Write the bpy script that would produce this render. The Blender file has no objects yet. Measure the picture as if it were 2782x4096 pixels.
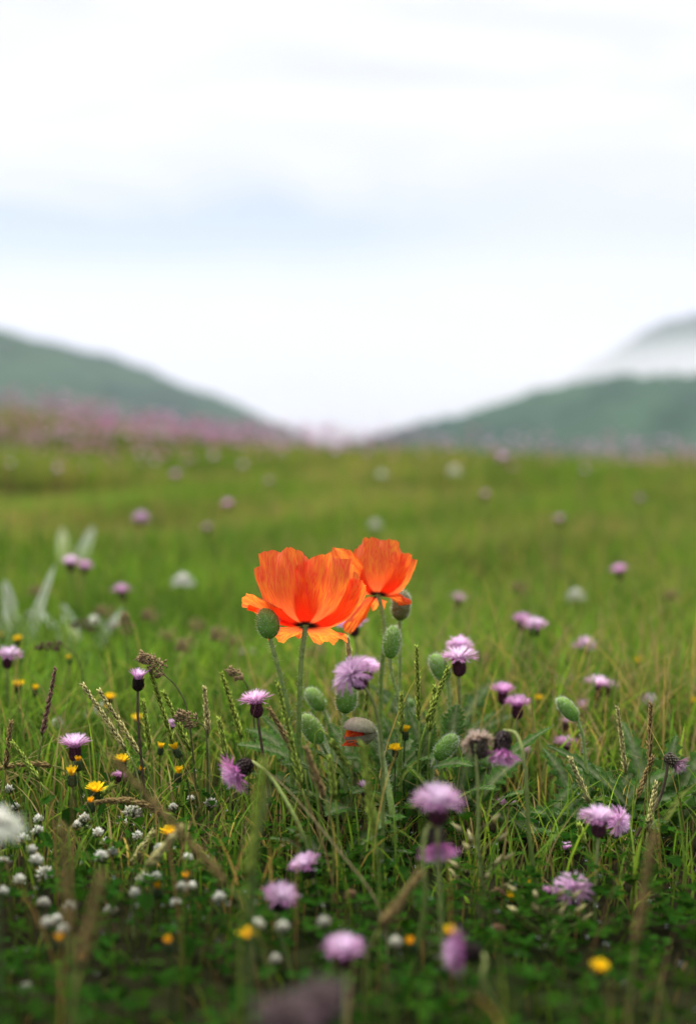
import bpy, math, random
import numpy as np
from mathutils import Vector, Matrix
R = math.radians
random.seed(7); rng = np.random.default_rng(7)
scene = bpy.context.scene
COL = scene.collection

# ------------------------------------------------------------------ camera
CAMZ = 0.38; FOC = 50.0; HORIZON = 1800.0
FPX = FOC / 36.0 * 4096.0
PITCH = math.atan((2048.0 - HORIZON) / FPX)          # looks slightly down
FOCUS = 1.31
cam_d = bpy.data.cameras.new('camera'); cam = bpy.data.objects.new('camera', cam_d); COL.objects.link(cam)
cam.location = (0, 0, CAMZ); cam.rotation_euler = (math.pi / 2 - PITCH, 0, 0)
cam_d.sensor_fit = 'VERTICAL'; cam_d.sensor_height = 36.0; cam_d.sensor_width = 24.45; cam_d.lens = FOC
cam_d.clip_start = 0.05; cam_d.clip_end = 30000
cam_d.dof.use_dof = True; cam_d.dof.focus_distance = FOCUS; cam_d.dof.aperture_fstop = 2.6; cam_d.dof.aperture_blades = 9
scene.camera = cam

# ------------------------------------------------------------------ sky, sun, exposure
SUN_EL, SUN_AZ = R(70), R(-28)                         # high, a little behind the flowers
world = bpy.data.worlds.new('World'); scene.world = world; world.use_nodes = True
nt = world.node_tree; nt.nodes.clear()
def N(tree, t, **kw):
    n = tree.nodes.new(t)
    for k, v in kw.items():
        if k.startswith('i_'):
            n.inputs[k[2:].replace('_', ' ')].default_value = v
        else: setattr(n, k, v)
    return n
def math_n(tree, op, a, b=None, clamp=False):
    n = tree.nodes.new('ShaderNodeMath'); n.operation = op; n.use_clamp = clamp
    for i, v in enumerate((a, b)):
        if v is None: continue
        if isinstance(v, (int, float)): n.inputs[i].default_value = v
        else: tree.links.new(v, n.inputs[i])
    return n.outputs[0]
def maprange(tree, v, a, b, c, d, smooth=True):
    n = tree.nodes.new('ShaderNodeMapRange'); n.interpolation_type = 'SMOOTHSTEP' if smooth else 'LINEAR'
    tree.links.new(v, n.inputs['Value'])
    for k, x in zip(('From Min', 'From Max', 'To Min', 'To Max'), (a, b, c, d)): n.inputs[k].default_value = x
    return n.outputs[0]
def mixc(tree, fac, a, b, mode='MIX'):
    n = tree.nodes.new('ShaderNodeMix'); n.data_type = 'RGBA'; n.blend_type = mode
    for s, v in ((n.inputs[0], fac), (n.inputs[6], a), (n.inputs[7], b)):
        if isinstance(v, (int, float)): s.default_value = v
        elif isinstance(v, tuple): s.default_value = v if len(v) == 4 else (*v, 1)
        else: tree.links.new(v, s)
    return n.outputs[2]
tc = N(nt, 'ShaderNodeTexCoord'); sep = N(nt, 'ShaderNodeSeparateXYZ'); nt.links.new(tc.outputs['Generated'], sep.inputs[0])
sky = N(nt, 'ShaderNodeTexSky', sky_type='NISHITA', sun_disc=False, sun_elevation=SUN_EL, sun_rotation=SUN_AZ, altitude=1500)
skyc = mixc(nt, 1.0, sky.outputs[0], (0.096, 0.085, 0.113), 'MULTIPLY')
mp = N(nt, 'ShaderNodeMapping'); mp.inputs['Scale'].default_value = (1.9, 1.9, 8.0); mp.inputs['Location'].default_value = (3.1, 0.4, 1.35)
nt.links.new(tc.outputs['Generated'], mp.inputs[0])
no = N(nt, 'ShaderNodeTexNoise', i_Scale=1.7, i_Detail=4.5, i_Roughness=0.5, i_Distortion=0.9); nt.links.new(mp.outputs[0], no.inputs['Vector'])
cover = maprange(nt, no.outputs['Fac'], 0.30, 0.66, 0.70, 1.0)
# one long gap in the cloud deck above the valley fog
e = sep.outputs['Z']; x = sep.outputs['X']
wob = math_n(nt, 'MULTIPLY', math_n(nt, 'SUBTRACT', no.outputs['Fac'], 0.5), 0.075)
ge = math_n(nt, 'DIVIDE', math_n(nt, 'ADD', math_n(nt, 'SUBTRACT', e, 0.142), wob), 0.029)
gap = math_n(nt, 'EXPONENT', math_n(nt, 'MULTIPLY', math_n(nt, 'MULTIPLY', ge, ge), -1.0))
gx = maprange(nt, x, -0.06, 0.14, 1.0, 0.30)
gap = math_n(nt, 'MULTIPLY', math_n(nt, 'MULTIPLY', gap, gx), 0.9)
cover = math_n(nt, 'SUBTRACT', cover, gap, True)
white = mixc(nt, maprange(nt, math_n(nt, 'SUBTRACT', e, math_n(nt, 'MULTIPLY', wob, 1.2)), 0.0, 0.10, 0.0, 1.0), (0.51, 0.522, 0.605), (0.60, 0.598, 0.655))
final = mixc(nt, cover, skyc, white)
bg = N(nt, 'ShaderNodeBackground'); bg.inputs[1].default_value = 1.0; nt.links.new(final, bg.inputs[0])
wo = N(nt, 'ShaderNodeOutputWorld'); nt.links.new(bg.outputs[0], wo.inputs[0])

sun_d = bpy.data.lights.new('sun', 'SUN'); sun_d.energy = 4.0; sun_d.angle = R(34); sun_d.color = (1.0, 0.96, 0.9)
sun = bpy.data.objects.new('sun', sun_d); COL.objects.link(sun)
sdir = Vector((math.sin(SUN_AZ) * math.cos(SUN_EL), math.cos(SUN_AZ) * math.cos(SUN_EL), math.sin(SUN_EL)))
sun.rotation_euler = sdir.to_track_quat('Z', 'Y').to_euler(); sun.location = (0, 0, 50)
scene.view_settings.view_transform = 'Standard'; scene.view_settings.look = 'None'
scene.view_settings.exposure = 0.72; scene.view_settings.gamma = 1.0
scene.render.engine = 'CYCLES'
cy = scene.cycles; cy.use_denoising = True; cy.max_bounces = 8; cy.transparent_max_bounces = 8
cy.diffuse_bounces = 4; cy.transmission_bounces = 6; cy.volume_bounces = 1; cy.sample_clamp_indirect = 6

# ------------------------------------------------------------------ materials
def new_mat(name):
    m = bpy.data.materials.new(name); m.use_nodes = True; t = m.node_tree; t.nodes.clear()
    return m, t, N(t, 'ShaderNodeOutputMaterial')
def plant_mat(name, transl=0.35, rough=0.5, spec=0.35, nscale=60.0, nvar=0.45, tint=(1.25, 1.2, 0.55), ovar=0.0):
    """colour from the mesh's own point colour, broken up by noise; part of the light passes through"""
    m, t, out = new_mat(name)
    a = N(t, 'ShaderNodeAttribute', attribute_name='Col')
    c = N(t, 'ShaderNodeTexCoord')
    n = N(t, 'ShaderNodeTexNoise', i_Scale=nscale, i_Detail=4.0, i_Roughness=0.6); t.links.new(c.outputs['Object'], n.inputs['Vector'])
    v = maprange(t, n.outputs['Fac'], 0.25, 0.75, 1 - nvar, 1 + nvar, False)
    oi = N(t, 'ShaderNodeObjectInfo'); v = math_n(t, 'MULTIPLY', v, maprange(t, oi.outputs['Random'], 0, 1, 1 - ovar, 1 + ovar * 0.5, False))
    comb = N(t, 'ShaderNodeCombineXYZ')
    for k in range(3): t.links.new(v, comb.inputs[k])
    col = mixc(t, 1.0, a.outputs['Color'], comb.outputs[0], 'MULTIPLY')
    p = N(t, 'ShaderNodeBsdfPrincipled'); t.links.new(col, p.inputs['Base Color'])
    p.inputs['Roughness'].default_value = rough; p.inputs['Specular IOR Level'].default_value = spec
    tr = N(t, 'ShaderNodeBsdfTranslucent'); t.links.new(mixc(t, 1.0, col, tint, 'MULTIPLY'), tr.inputs['Color'])
    bmp = N(t, 'ShaderNodeBump'); bmp.inputs['Strength'].default_value = 0.25; bmp.inputs['Distance'].default_value = 0.001
    t.links.new(n.outputs['Fac'], bmp.inputs['Height']); t.links.new(bmp.outputs[0], p.inputs['Normal'])
    mx = N(t, 'ShaderNodeMixShader'); mx.inputs[0].default_value = transl
    t.links.new(p.outputs[0], mx.inputs[1]); t.links.new(tr.outputs[0], mx.inputs[2]); t.links.new(mx.outputs[0], out.inputs[0])
    return m
M_GRASS = plant_mat('grass_blades', 0.5, 0.5, 0.0, 45, 0.4)
M_LEAF = plant_mat('leaf_green', 0.45, 0.45, 0.0, 160, 0.45)
M_STEM = plant_mat('stem_green', 0.2, 0.6, 0.0, 220, 0.4)
M_BUD = plant_mat('bud_green', 0.15, 0.7, 0.0, 300, 0.3, ovar=0.25)
M_FLORET = plant_mat('floret', 0.42, 0.7, 0.0, 260, 0.22, (1.1, 1.05, 1.1), 0.22)
M_CUP = plant_mat('bract_cup', 0.05, 0.6, 0.08, 420, 0.5, (1, 1, 1))
M_HAIR = plant_mat('plant_hair', 0.5, 0.6, 0.0, 300, 0.2, (1, 1, 1))
M_SPIKE = plant_mat('grass_spike', 0.45, 0.6, 0.0, 300, 0.4, (1.1, 1.05, 0.8))

def petal_mat():
    m, t, out = new_mat('poppy_petal')
    uv = N(t, 'ShaderNodeUVMap', uv_map='UVMap')
    mp = N(t, 'ShaderNodeMapping'); mp.inputs['Scale'].default_value = (26.0, 3.0, 1.0); t.links.new(uv.outputs[0], mp.inputs[0])
    oi = N(t, 'ShaderNodeObjectInfo')
    off = N(t, 'ShaderNodeVectorMath', operation='MULTIPLY_ADD'); comb = N(t, 'ShaderNodeCombineXYZ')
    t.links.new(oi.outputs['Random'], comb.inputs[0]); t.links.new(oi.outputs['Random'], comb.inputs[1])
    t.links.new(comb.outputs[0], off.inputs[0]); off.inputs[1].default_value = (37, 17, 0); t.links.new(mp.outputs[0], off.inputs[2])
    n1 = N(t, 'ShaderNodeTexNoise', i_Scale=1.2, i_Detail=4.0, i_Roughness=0.55, i_Distortion=2.2); t.links.new(off.outputs[0], n1.inputs['Vector'])
    n2 = N(t, 'ShaderNodeTexNoise', i_Scale=3.0, i_Detail=2.0); t.links.new(uv.outputs[0], n2.inputs['Vector'])
    su = N(t, 'ShaderNodeSeparateXYZ'); t.links.new(uv.outputs[0], su.inputs[0])
    f = maprange(t, n1.outputs['Fac'], 0.36, 0.66, 0.0, 1.0)
    f2 = math_n(t, 'MULTIPLY', f, maprange(t, su.outputs['Y'], 0.20, 0.70, 0.0, 1.0))
    col = mixc(t, f2, (0.92, 0.080, 0.032), (0.98, 0.225, 0.030))
    col = mixc(t, maprange(t, n2.outputs['Fac'], 0.35, 0.7, 0.0, 0.35), col, (0.90, 0.11, 0.03))
    dark = maprange(t, su.outputs['Y'], 0.03, 0.16, 1.0, 0.0)
    col = mixc(t, dark, col, (0.035, 0.006, 0.008))
    p = N(t, 'ShaderNodeBsdfPrincipled'); t.links.new(col, p.inputs['Base Color'])
    p.inputs['Roughness'].default_value = 0.42; p.inputs['Specular IOR Level'].default_value = 0.3
    p.inputs['Sheen Weight'].default_value = 0.15
    bmp = N(t, 'ShaderNodeBump'); bmp.inputs['Strength'].default_value = 0.38; bmp.inputs['Distance'].default_value = 0.0016
    t.links.new(n1.outputs['Fac'], bmp.inputs['Height']); t.links.new(bmp.outputs[0], p.inputs['Normal'])
    tr = N(t, 'ShaderNodeBsdfTranslucent'); t.links.new(mixc(t, 1.0, col, (1.07, 1.75, 1.1), 'MULTIPLY'), tr.inputs['Color'])
    t.links.new(bmp.outputs[0], tr.inputs['Normal'])
    mx = N(t, 'ShaderNodeMixShader'); mx.inputs[0].default_value = 0.70
    t.links.new(p.outputs[0], mx.inputs[1]); t.links.new(tr.outputs[0], mx.inputs[2]); t.links.new(mx.outputs[0], out.inputs[0])
    return m
M_PETAL = petal_mat()

def noise_mat(name, c1, c2, c3, scale, rough=0.9, bump=0.4, dist=0.02):
    m, t, out = new_mat(name)
    c = N(t, 'ShaderNodeTexCoord')
    n = N(t, 'ShaderNodeTexNoise', i_Scale=scale, i_Detail=8.0, i_Roughness=0.6); t.links.new(c.outputs['Object'], n.inputs['Vector'])
    n2 = N(t, 'ShaderNodeTexNoise', i_Scale=scale * 0.17, i_Detail=4.0); t.links.new(c.outputs['Object'], n2.inputs['Vector'])
    col = mixc(t, maprange(t, n.outputs['Fac'], 0.35, 0.65, 0, 1), c1, c2)
    col = mixc(t, maprange(t, n2.outputs['Fac'], 0.42, 0.62, 0, 1), col, c3)
    p = N(t, 'ShaderNodeBsdfPrincipled'); t.links.new(col, p.inputs['Base Color']); p.inputs['Roughness'].default_value = rough
    p.inputs['Specular IOR Level'].default_value = 0.0
    b = N(t, 'ShaderNodeBump'); b.inputs['Strength'].default_value = bump; b.inputs['Distance'].default_value = dist
    t.links.new(n.outputs['Fac'], b.inputs['Height']); t.links.new(b.outputs[0], p.inputs['Normal'])
    t.links.new(p.outputs[0], out.inputs[0])
    return m
M_SOIL = noise_mat('meadow_soil', (0.012, 0.010, 0.006), (0.022, 0.020, 0.010), (0.018, 0.026, 0.008), 9.0)
M_HILL = noise_mat('hill_green', (0.016, 0.048, 0.032), (0.044, 0.095, 0.055), (0.012, 0.036, 0.036), 0.055, 0.95, 0.8, 3.0)
m, t, out = new_mat('water_drop'); g = N(t, 'ShaderNodeBsdfGlass'); g.inputs['IOR'].default_value = 1.33; t.links.new(g.outputs[0], out.inputs[0]); M_DROP = m

# ------------------------------------------------------------------ helpers
S = 2782.0 / 1578.0                                    # the working grid is the photograph at 1578 wide
def P(fx, fy, d):
    """a point seen at grid place (fx, fy), d metres out from the camera"""
    a = (fx * S - 1391.0) / FPX; b = (2048.0 - fy * S) / FPX
    r = Vector((a, math.cos(PITCH) + b * math.sin(PITCH), -math.sin(PITCH) + b * math.cos(PITCH)))
    r *= d / r.y
    return r + Vector((0, 0, CAMZ))
def sstep(a, b, v):
    t = np.clip((v - a) / (b - a), 0, 1); return t * t * (3 - 2 * t)
def ground(x, y):
    x = np.asarray(x, float); y = np.asarray(y, float)
    z = 0.010 * np.sin(2.3 * x + 0.9 * y + 1) + 0.008 * np.sin(4.1 * x - 2.7 * y) + 0.03 * np.sin(0.31 * x + 0.6) * sstep(3, 12, y)
    zc = 0.20 - 0.122 * np.clip(x, -9, 0) - 0.026 * np.clip(x, 0, 8) + 0.035 * np.sin(1.3 * x + 0.4)
    z = z + sstep(5, 17, y) * zc
    f = np.clip(y - 18, 0, None)
    return z - np.where(f < 20, 0.008 * f * f, 3.2 + 0.32 * (f - 20)).clip(None, 62.0)
def gz(x, y): return float(ground(x, y))

class G:
    def __init__(s): s.V = []; s.F = []; s.C = []; s.UV = None; s.n = 0
    def add(s, V, F, C):
        V = np.asarray(V, float).reshape(-1, 3); C = np.asarray(C, float)
        if C.ndim == 1: C = np.tile(C, (len(V), 1))
        s.V.append(V); s.C.append(C); s.F.extend([tuple(i + s.n for i in f) for f in F]); s.n += len(V)
    def tube(s, pts, rad, col, k=6, col2=None, cap=True):
        pts = [Vector(p) for p in pts]; n = len(pts); V = []; C = []
        up = Vector((0.31, 0.92, 0.2))
        for i, p in enumerate(pts):
            tn = (pts[min(i + 1, n - 1)] - pts[max(i - 1, 0)]).normalized()
            u = up.cross(tn)
            if u.length < 0.05: u = Vector((1, 0, 0)).cross(tn)
            u.normalize(); v = tn.cross(u); r = rad[i] if hasattr(rad, '__len__') else rad
            c = np.array(col) if col2 is None else np.array(col) * (1 - i / (n - 1)) + np.array(col2) * i / (n - 1)
            for j in range(k):
                a = 2 * math.pi * j / k; V.append(p + (u * math.cos(a) + v * math.sin(a)) * r); C.append(c)
        F = [(i * k + j, i * k + (j + 1) % k, (i + 1) * k + (j + 1) % k, (i + 1) * k + j) for i in range(n - 1) for j in range(k)]
        if cap: F += [tuple(range(k))[::-1], tuple((n - 1) * k + j for j in range(k))]
        s.add([tuple(v) for v in V], F, C)
    def strip(s, pts, hw, side, col, col2=None):
        n = len(pts); V = []; C = []; side = Vector(side)
        for i, p in enumerate(pts):
            p = Vector(p); w = hw[i]; V += [tuple(p - side * w), tuple(p + side * w)]
            f = i / (n - 1); c = np.array(col) if col2 is None else np.array(col) * (1 - f) + np.array(col2) * f; C += [c, c]
        s.add(V, [(2 * i, 2 * i + 1, 2 * i + 3, 2 * i + 2) for i in range(n - 1)], C)
    def spindle(s, b, tip, w, col, col2=None, bend=None):
        """a thin pointed seed: three-sided spindle"""
        b = Vector(b); tip = Vector(tip); ax = (tip - b)
        u = ax.cross(Vector((0.3, 0.5, 0.81)));
        if u.length < 1e-6: u = ax.cross(Vector((1, 0, 0)))
        u.normalize(); v = ax.normalized().cross(u); mid = b + ax * 0.38
        V = [b] + [mid + (u * math.cos(a) + v * math.sin(a)) * w for a in (0, 2.094, 4.189)] + [tip]
        c2 = col if col2 is None else col2
        s.add([tuple(q) for q in V], [(0, 2, 1), (0, 3, 2), (0, 1, 3), (4, 1, 2), (4, 2, 3), (4, 3, 1)], [col, col, col, col, c2])
    def build(s, name, mat, parent=None, origin=None, smooth=True):
        me = bpy.data.meshes.new(name)
        V = np.concatenate(s.V)
        if origin is not None: V = V - np.array(origin)
        me.from_pydata(V.tolist(), [], s.F)
        ca = me.color_attributes.new('Col', 'FLOAT_COLOR', 'POINT')
        C = np.concatenate(s.C); ca.data.foreach_set('color', np.concatenate([C, np.ones((len(C), 1))], 1).astype(np.float32).ravel())
        if smooth: me.polygons.foreach_set('use_smooth', [True] * len(me.polygons))
        me.materials.append(mat); me.update()
        return link(name, me, parent)
def link(name, me, parent=None):
    o = bpy.data.objects.new(name, me); COL.objects.link(o); o.parent = parent; return o
def big_mesh(name, V, quads, C, mat, smooth=True):
    """numpy arrays straight into one mesh"""
    me = bpy.data.meshes.new(name); nv = len(V); nf = len(quads); k = quads.shape[1]
    me.vertices.add(nv); me.vertices.foreach_set('co', V.astype(np.float32).ravel())
    me.loops.add(nf * k); me.loops.foreach_set('vertex_index', quads.astype(np.int32).ravel())
    me.polygons.add(nf); me.polygons.foreach_set('loop_start', np.arange(0, nf * k, k, dtype=np.int32))
    if smooth: me.polygons.foreach_set('use_smooth', np.ones(nf, bool))
    if C is not None:
        ca = me.color_attributes.new('Col', 'FLOAT_COLOR', 'POINT')
        ca.data.foreach_set('color', np.concatenate([C, np.ones((nv, 1))], 1).astype(np.float32).ravel())
    me.update(calc_edges=True); me.validate(); me.materials.append(mat)
    return link(name, me)
def thing(name, label, cat, loc, group=None):
    o = bpy.data.objects.new(name, None); o.empty_display_size = 0.02; COL.objects.link(o)
    o.location = loc; o['label'] = label; o['category'] = cat
    if group: o['group'] = group
    return o
def tag(o, label=None, cat=None, kind=None, group=None):
    for k, v in (('label', label), ('category', cat), ('kind', kind), ('group', group)):
        if v: o[k] = v
    return o
def bez(p0, p1, p2, p3, n):
    return [p0 * (1 - t) ** 3 + p1 * 3 * t * (1 - t) ** 2 + p2 * 3 * t * t * (1 - t) + p3 * t ** 3 for t in [i / (n - 1) for i in range(n)]]
def catmull(pts, n):
    pts = [Vector(p) for p in pts]; q = [pts[0] * 2 - pts[1]] + pts + [pts[-1] * 2 - pts[-2]]; out = []
    m = len(pts) - 1
    for i in range(n):
        u = i / (n - 1) * m; k = min(int(u), m - 1); t = u - k; a, b, c, d = q[k:k + 4]
        out.append(0.5 * ((2 * b) + (c - a) * t + (2 * a - 5 * b + 4 * c - d) * t * t + (3 * b - a - 3 * c + d) * t ** 3))
    return out
def frame(axis, roll=0.0):
    return Vector(axis).normalized().to_track_quat('Z', 'Y').to_matrix().to_4x4() @ Matrix.Rotation(roll, 4, 'Z')
def screen_axis(deg, toward=0.0):
    """a direction leaning deg clockwise from upright as the viewer sees it; toward > 0 turns it to the viewer"""
    return Vector((math.sin(R(deg)), -toward, math.cos(R(deg)))).normalized()
def V3(a): return np.array(a, float)

# ================================================================== SETTING
# meadow ground, one sheet from under the camera over the crest and down into the valley
def spaced(a, b, n, k):
    u = np.linspace(-1 if a < 0 else 0, 1, n); s = np.sinh(k * u) / math.sinh(k)
    return np.where(u < 0, -a * s, b * s)
gx_ = spaced(-2600, 2600, 181, 9.5); gy_ = np.concatenate([-np.geomspace(400, 0.5, 16), np.linspace(0, 60, 150), np.geomspace(63, 2300, 50)])
X, Y = np.meshgrid(gx_, gy_); nx, ny = len(gx_), len(gy_)
V = np.stack([X, Y, ground(X, Y)], -1).reshape(-1, 3)
ii = (np.arange(ny - 1)[:, None] * nx + np.arange(nx - 1)[None, :]).ravel()
g0 = big_mesh('ground', V, np.stack([ii, ii + 1, ii + nx + 1, ii + nx], 1), None, M_SOIL); tag(g0, kind='structure')

def hill(name, D, prof, depth, seed, rough):
    """a ridge crossing the view at distance D whose skyline runs through the grid points in prof"""
    xs = np.array([(p[0] * S - 1391) / FPX * D for p in prof]); zs = np.array([CAMZ + (HORIZON - p[1] * S) / FPX * D for p in prof])
    nx, ny = 170, 60
    x = np.linspace(xs[0], xs[-1], nx); v = np.linspace(-1, 1, ny)
    X, Vv = np.meshgrid(x, v); r = np.random.default_rng(seed)
    # smooth monotone skyline
    zz = np.interp(x, xs, zs); k = np.hanning(9); k /= k.sum(); zz = np.convolve(np.pad(zz, 4, 'edge'), k, 'valid')
    base = -75.0
    fall = np.cos(np.clip(np.abs(Vv), 0, 1) * math.pi / 2) ** 1.3
    Z = base + (zz[None, :] - base) * fall
    for q in range(26):
        fx, fy, ph = r.normal(0, 0.045), r.normal(0, 0.045), r.uniform(0, 6.28)
        Z += rough / (1 + 18 * math.hypot(fx, fy)) * np.sin(X * fx + Vv * depth * fy + ph) * 0.35
    Z += r.normal(0, rough * 0.22, Z.shape)
    Yy = D + Vv * depth
    V = np.stack([X, Yy, Z], -1).reshape(-1, 3)
    ii = (np.arange(ny - 1)[:, None] * nx + np.arange(nx - 1)[None, :]).ravel()
    o = big_mesh(name, V, np.stack([ii, ii + 1, ii + nx + 1, ii + nx], 1), None, M_HILL); tag(o, kind='structure'); return o
hill('hill', 640, [(-1500, 900), (-900, 560), (-400, 600), (-150, 690), (0, 748), (80, 772), (150, 779), (240, 803), (330, 832), (420, 868), (520, 912), (600, 946), (680, 982), (760, 1018), (900, 1075), (1200, 1150)], 400, 3, 3.2)
hill('hill', 430, [(300, 1200), (620, 1090), (760, 1045), (860, 1010), (960, 975), (1060, 940), (1150, 912), (1240, 897), (1300, 882), (1370, 871), (1420, 863), (1500, 866), (1578, 862), (1800, 820), (2300, 780), (3000, 900)], 300, 8, 2.6)
hill('hill', 1500, [(1150, 1000), (1300, 868), (1380, 806), (1440, 768), (1500, 742), (1560, 724), (1640, 703), (1900, 660), (2600, 700), (3400, 960)], 500, 5, 4.0)

# haze: the air between here and the hills, and the fog lying in the far valley
def vol_mat(name, color, dens, aniso=0.2):
    m, t, out = new_mat(name); v = N(t, 'ShaderNodeVolumePrincipled')
    v.inputs['Color'].default_value = (*color, 1); v.inputs['Density'].default_value = dens; v.inputs['Anisotropy'].default_value = aniso
    t.links.new(v.outputs[0], out.inputs['Volume']); return m, t, v
def box(name, lo, hi, mat):
    me = bpy.data.meshes.new(name); c = [(x, y, z) for x in (lo[0], hi[0]) for y in (lo[1], hi[1]) for z in (lo[2], hi[2])]
    me.from_pydata(c, [], [(0, 1, 3, 2), (4, 6, 7, 5), (0, 4, 5, 1), (2, 3, 7, 6), (0, 2, 6, 4), (1, 5, 7, 3)]); me.materials.append(mat)
    return link(name, me)
mh, _, _ = vol_mat('haze_air', (0.93, 0.965, 1.0), 0.00034)
tag(box('haze', (-2700, -420, -80), (2700, 2350, 290), mh), 'thin blue mountain air between meadow and hills', 'haze', 'stuff')

fm_, ft, fv = vol_mat('valley_fog', (0.97, 0.985, 1.0), 0.01, 0.0)
tcf = N(ft, 'ShaderNodeTexCoord'); ln_ = N(ft, 'ShaderNodeVectorMath', operation='LENGTH'); ft.links.new(tcf.outputs['Object'], ln_.inputs[0])
nf = N(ft, 'ShaderNodeTexNoise', i_Scale=2.2, i_Detail=3.0); ft.links.new(tcf.outputs['Object'], nf.inputs['Vector'])
rad_ = math_n(ft, 'ADD', ln_.outputs['Value'], math_n(ft, 'MULTIPLY', math_n(ft, 'SUBTRACT', nf.outputs['Fac'], 0.5), 0.7))
ft.links.new(math_n(ft, 'MULTIPLY', math_n(ft, 'POWER', maprange(ft, rad_, 1.0, 0.05, 0.0, 1.0), 1.5), 0.026), fv.inputs['Density'])
me = bpy.data.meshes.new('fog_bank'); import bmesh
bm = bmesh.new(); bmesh.ops.create_icosphere(bm, subdivisions=3, radius=1.0); bm.to_mesh(me); bm.free(); me.materials.append(fm_)
fog = link('fog_bank', me); fog.location = (360, 1100, 33); fog.scale = (430, 150, 80)
tag(fog, 'bank of white fog lying before the far hill', 'fog', 'stuff')

# ================================================================== GRASS (nobody could count it)
def blades(n, x, y, h, w, az, bend, c1, c2, seg, lift=0.0, z0=None):
    """n tapering curved blades as one vertex block"""
    s = np.linspace(0, 1, seg + 1)
    bz = ground(x, y) - 0.004 if z0 is None else z0
    d = np.stack([np.cos(az), np.sin(az)], -1)
    fa = az + rng.uniform(0.6, 2.5, n); side = np.stack([np.cos(fa), np.sin(fa), np.zeros(n)], -1)
    hz = h[:, None] * (s[None] - 0.42 * bend[:, None] * s[None] ** 2.2)
    out = (h * bend)[:, None] * 0.85 * s[None] ** 1.8
    Pc = np.stack([x[:, None] + d[:, :1] * out, y[:, None] + d[:, 1:] * out, bz[:, None] + hz], -1)
    ww = (w[:, None] * 0.5) * np.clip(1.05 - s[None] ** 2.2, 0.06, 1) * (0.7 + 0.5 * np.sin(s[None] * 2.6))
    A = Pc - side[:, None] * ww[..., None]; B = Pc + side[:, None] * ww[..., None]
    V = np.stack([A, B], 2).reshape(-1, 3)
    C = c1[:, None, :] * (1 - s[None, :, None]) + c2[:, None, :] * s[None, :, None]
    C = np.repeat(C[:, :, None, :], 2, 2).reshape(-1, 3)
    k = (seg + 1) * 2
    q = np.array([[2 * i, 2 * i + 1, 2 * i + 3, 2 * i + 2] for i in range(seg)])
    Q = (np.arange(n)[:, None, None] * k + q[None]).reshape(-1, 4)
    return V, Q, C
def field(y0, y1, dens, margin):
    """random places in the strip of meadow that the view and a step aside of it can see"""
    out = []
    ys = np.linspace(y0, y1, 40)
    for a, b in zip(ys[:-1], ys[1:]):
        hw = (0.262 if b < 3.2 else 0.36) * b + margin; n = int(2 * hw * (b - a) * dens)
        out.append(np.stack([rng.uniform(-hw, hw, n), rng.uniform(a, b, n)], 1))
    return np.concatenate(out)
def vnoise(x, y, f, seed):
    r = np.random.default_rng(seed); z = np.zeros_like(x)
    for i in range(7):
        a = r.uniform(0, 6.28); ff = f * r.uniform(0.5, 1.8); z += np.sin((x * math.cos(a) + y * math.sin(a)) * ff + r.uniform(0, 6.28))
    return z / 3.2
def grass_cols(n, x, y, tan_share, far):
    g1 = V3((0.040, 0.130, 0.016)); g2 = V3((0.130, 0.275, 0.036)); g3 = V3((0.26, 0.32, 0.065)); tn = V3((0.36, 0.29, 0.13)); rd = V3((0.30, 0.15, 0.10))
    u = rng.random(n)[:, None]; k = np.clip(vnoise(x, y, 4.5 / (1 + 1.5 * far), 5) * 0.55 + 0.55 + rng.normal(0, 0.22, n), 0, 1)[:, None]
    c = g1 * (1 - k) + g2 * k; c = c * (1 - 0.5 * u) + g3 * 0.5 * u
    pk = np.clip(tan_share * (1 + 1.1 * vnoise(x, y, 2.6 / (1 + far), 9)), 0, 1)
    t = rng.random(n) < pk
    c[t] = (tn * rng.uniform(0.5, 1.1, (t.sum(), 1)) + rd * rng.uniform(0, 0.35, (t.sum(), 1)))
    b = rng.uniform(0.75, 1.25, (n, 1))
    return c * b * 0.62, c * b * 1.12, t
parts = []
def flank_zone(y0, y1, dens):
    """the meadow goes on to both sides of what the picture shows"""
    n = int(dens * (y1 - y0) * 2 * (0.55 * (y0 + y1) / 2 + 1.6)); y = np.sqrt(rng.uniform((y0 + 2) ** 2, (y1 + 2) ** 2, n)) - 2
    inner = np.where(y < 3.2, 0.262 * y + 0.16, 0.36 * y + 0.3); x = (inner + rng.uniform(0, 1, n) * (0.55 * y + 1.6)) * rng.choice([-1, 1], n)
    c1, c2, t = grass_cols(n, x, y, 0.18, 0.4)
    far = sstep(2, 9, y)
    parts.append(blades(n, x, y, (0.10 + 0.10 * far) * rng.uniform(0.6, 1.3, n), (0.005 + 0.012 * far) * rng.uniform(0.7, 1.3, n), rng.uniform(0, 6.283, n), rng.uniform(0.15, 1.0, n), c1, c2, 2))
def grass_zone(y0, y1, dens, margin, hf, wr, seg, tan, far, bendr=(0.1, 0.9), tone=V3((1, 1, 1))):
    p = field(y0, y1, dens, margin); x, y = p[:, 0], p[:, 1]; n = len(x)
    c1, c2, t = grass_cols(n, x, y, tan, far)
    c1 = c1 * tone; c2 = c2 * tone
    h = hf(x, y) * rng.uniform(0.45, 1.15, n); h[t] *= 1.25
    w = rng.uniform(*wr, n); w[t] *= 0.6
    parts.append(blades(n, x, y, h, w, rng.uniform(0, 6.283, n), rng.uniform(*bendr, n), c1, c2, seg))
nearh = lambda x, y: 0.045 + 0.020 * vnoise(x, y, 6, 2) + 0.075 * sstep(1.15, 1.75, y) + 0.03 * sstep(0.15, 0.5, np.abs(x + 0.02)) * sstep(1.0, 1.3, y)
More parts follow.
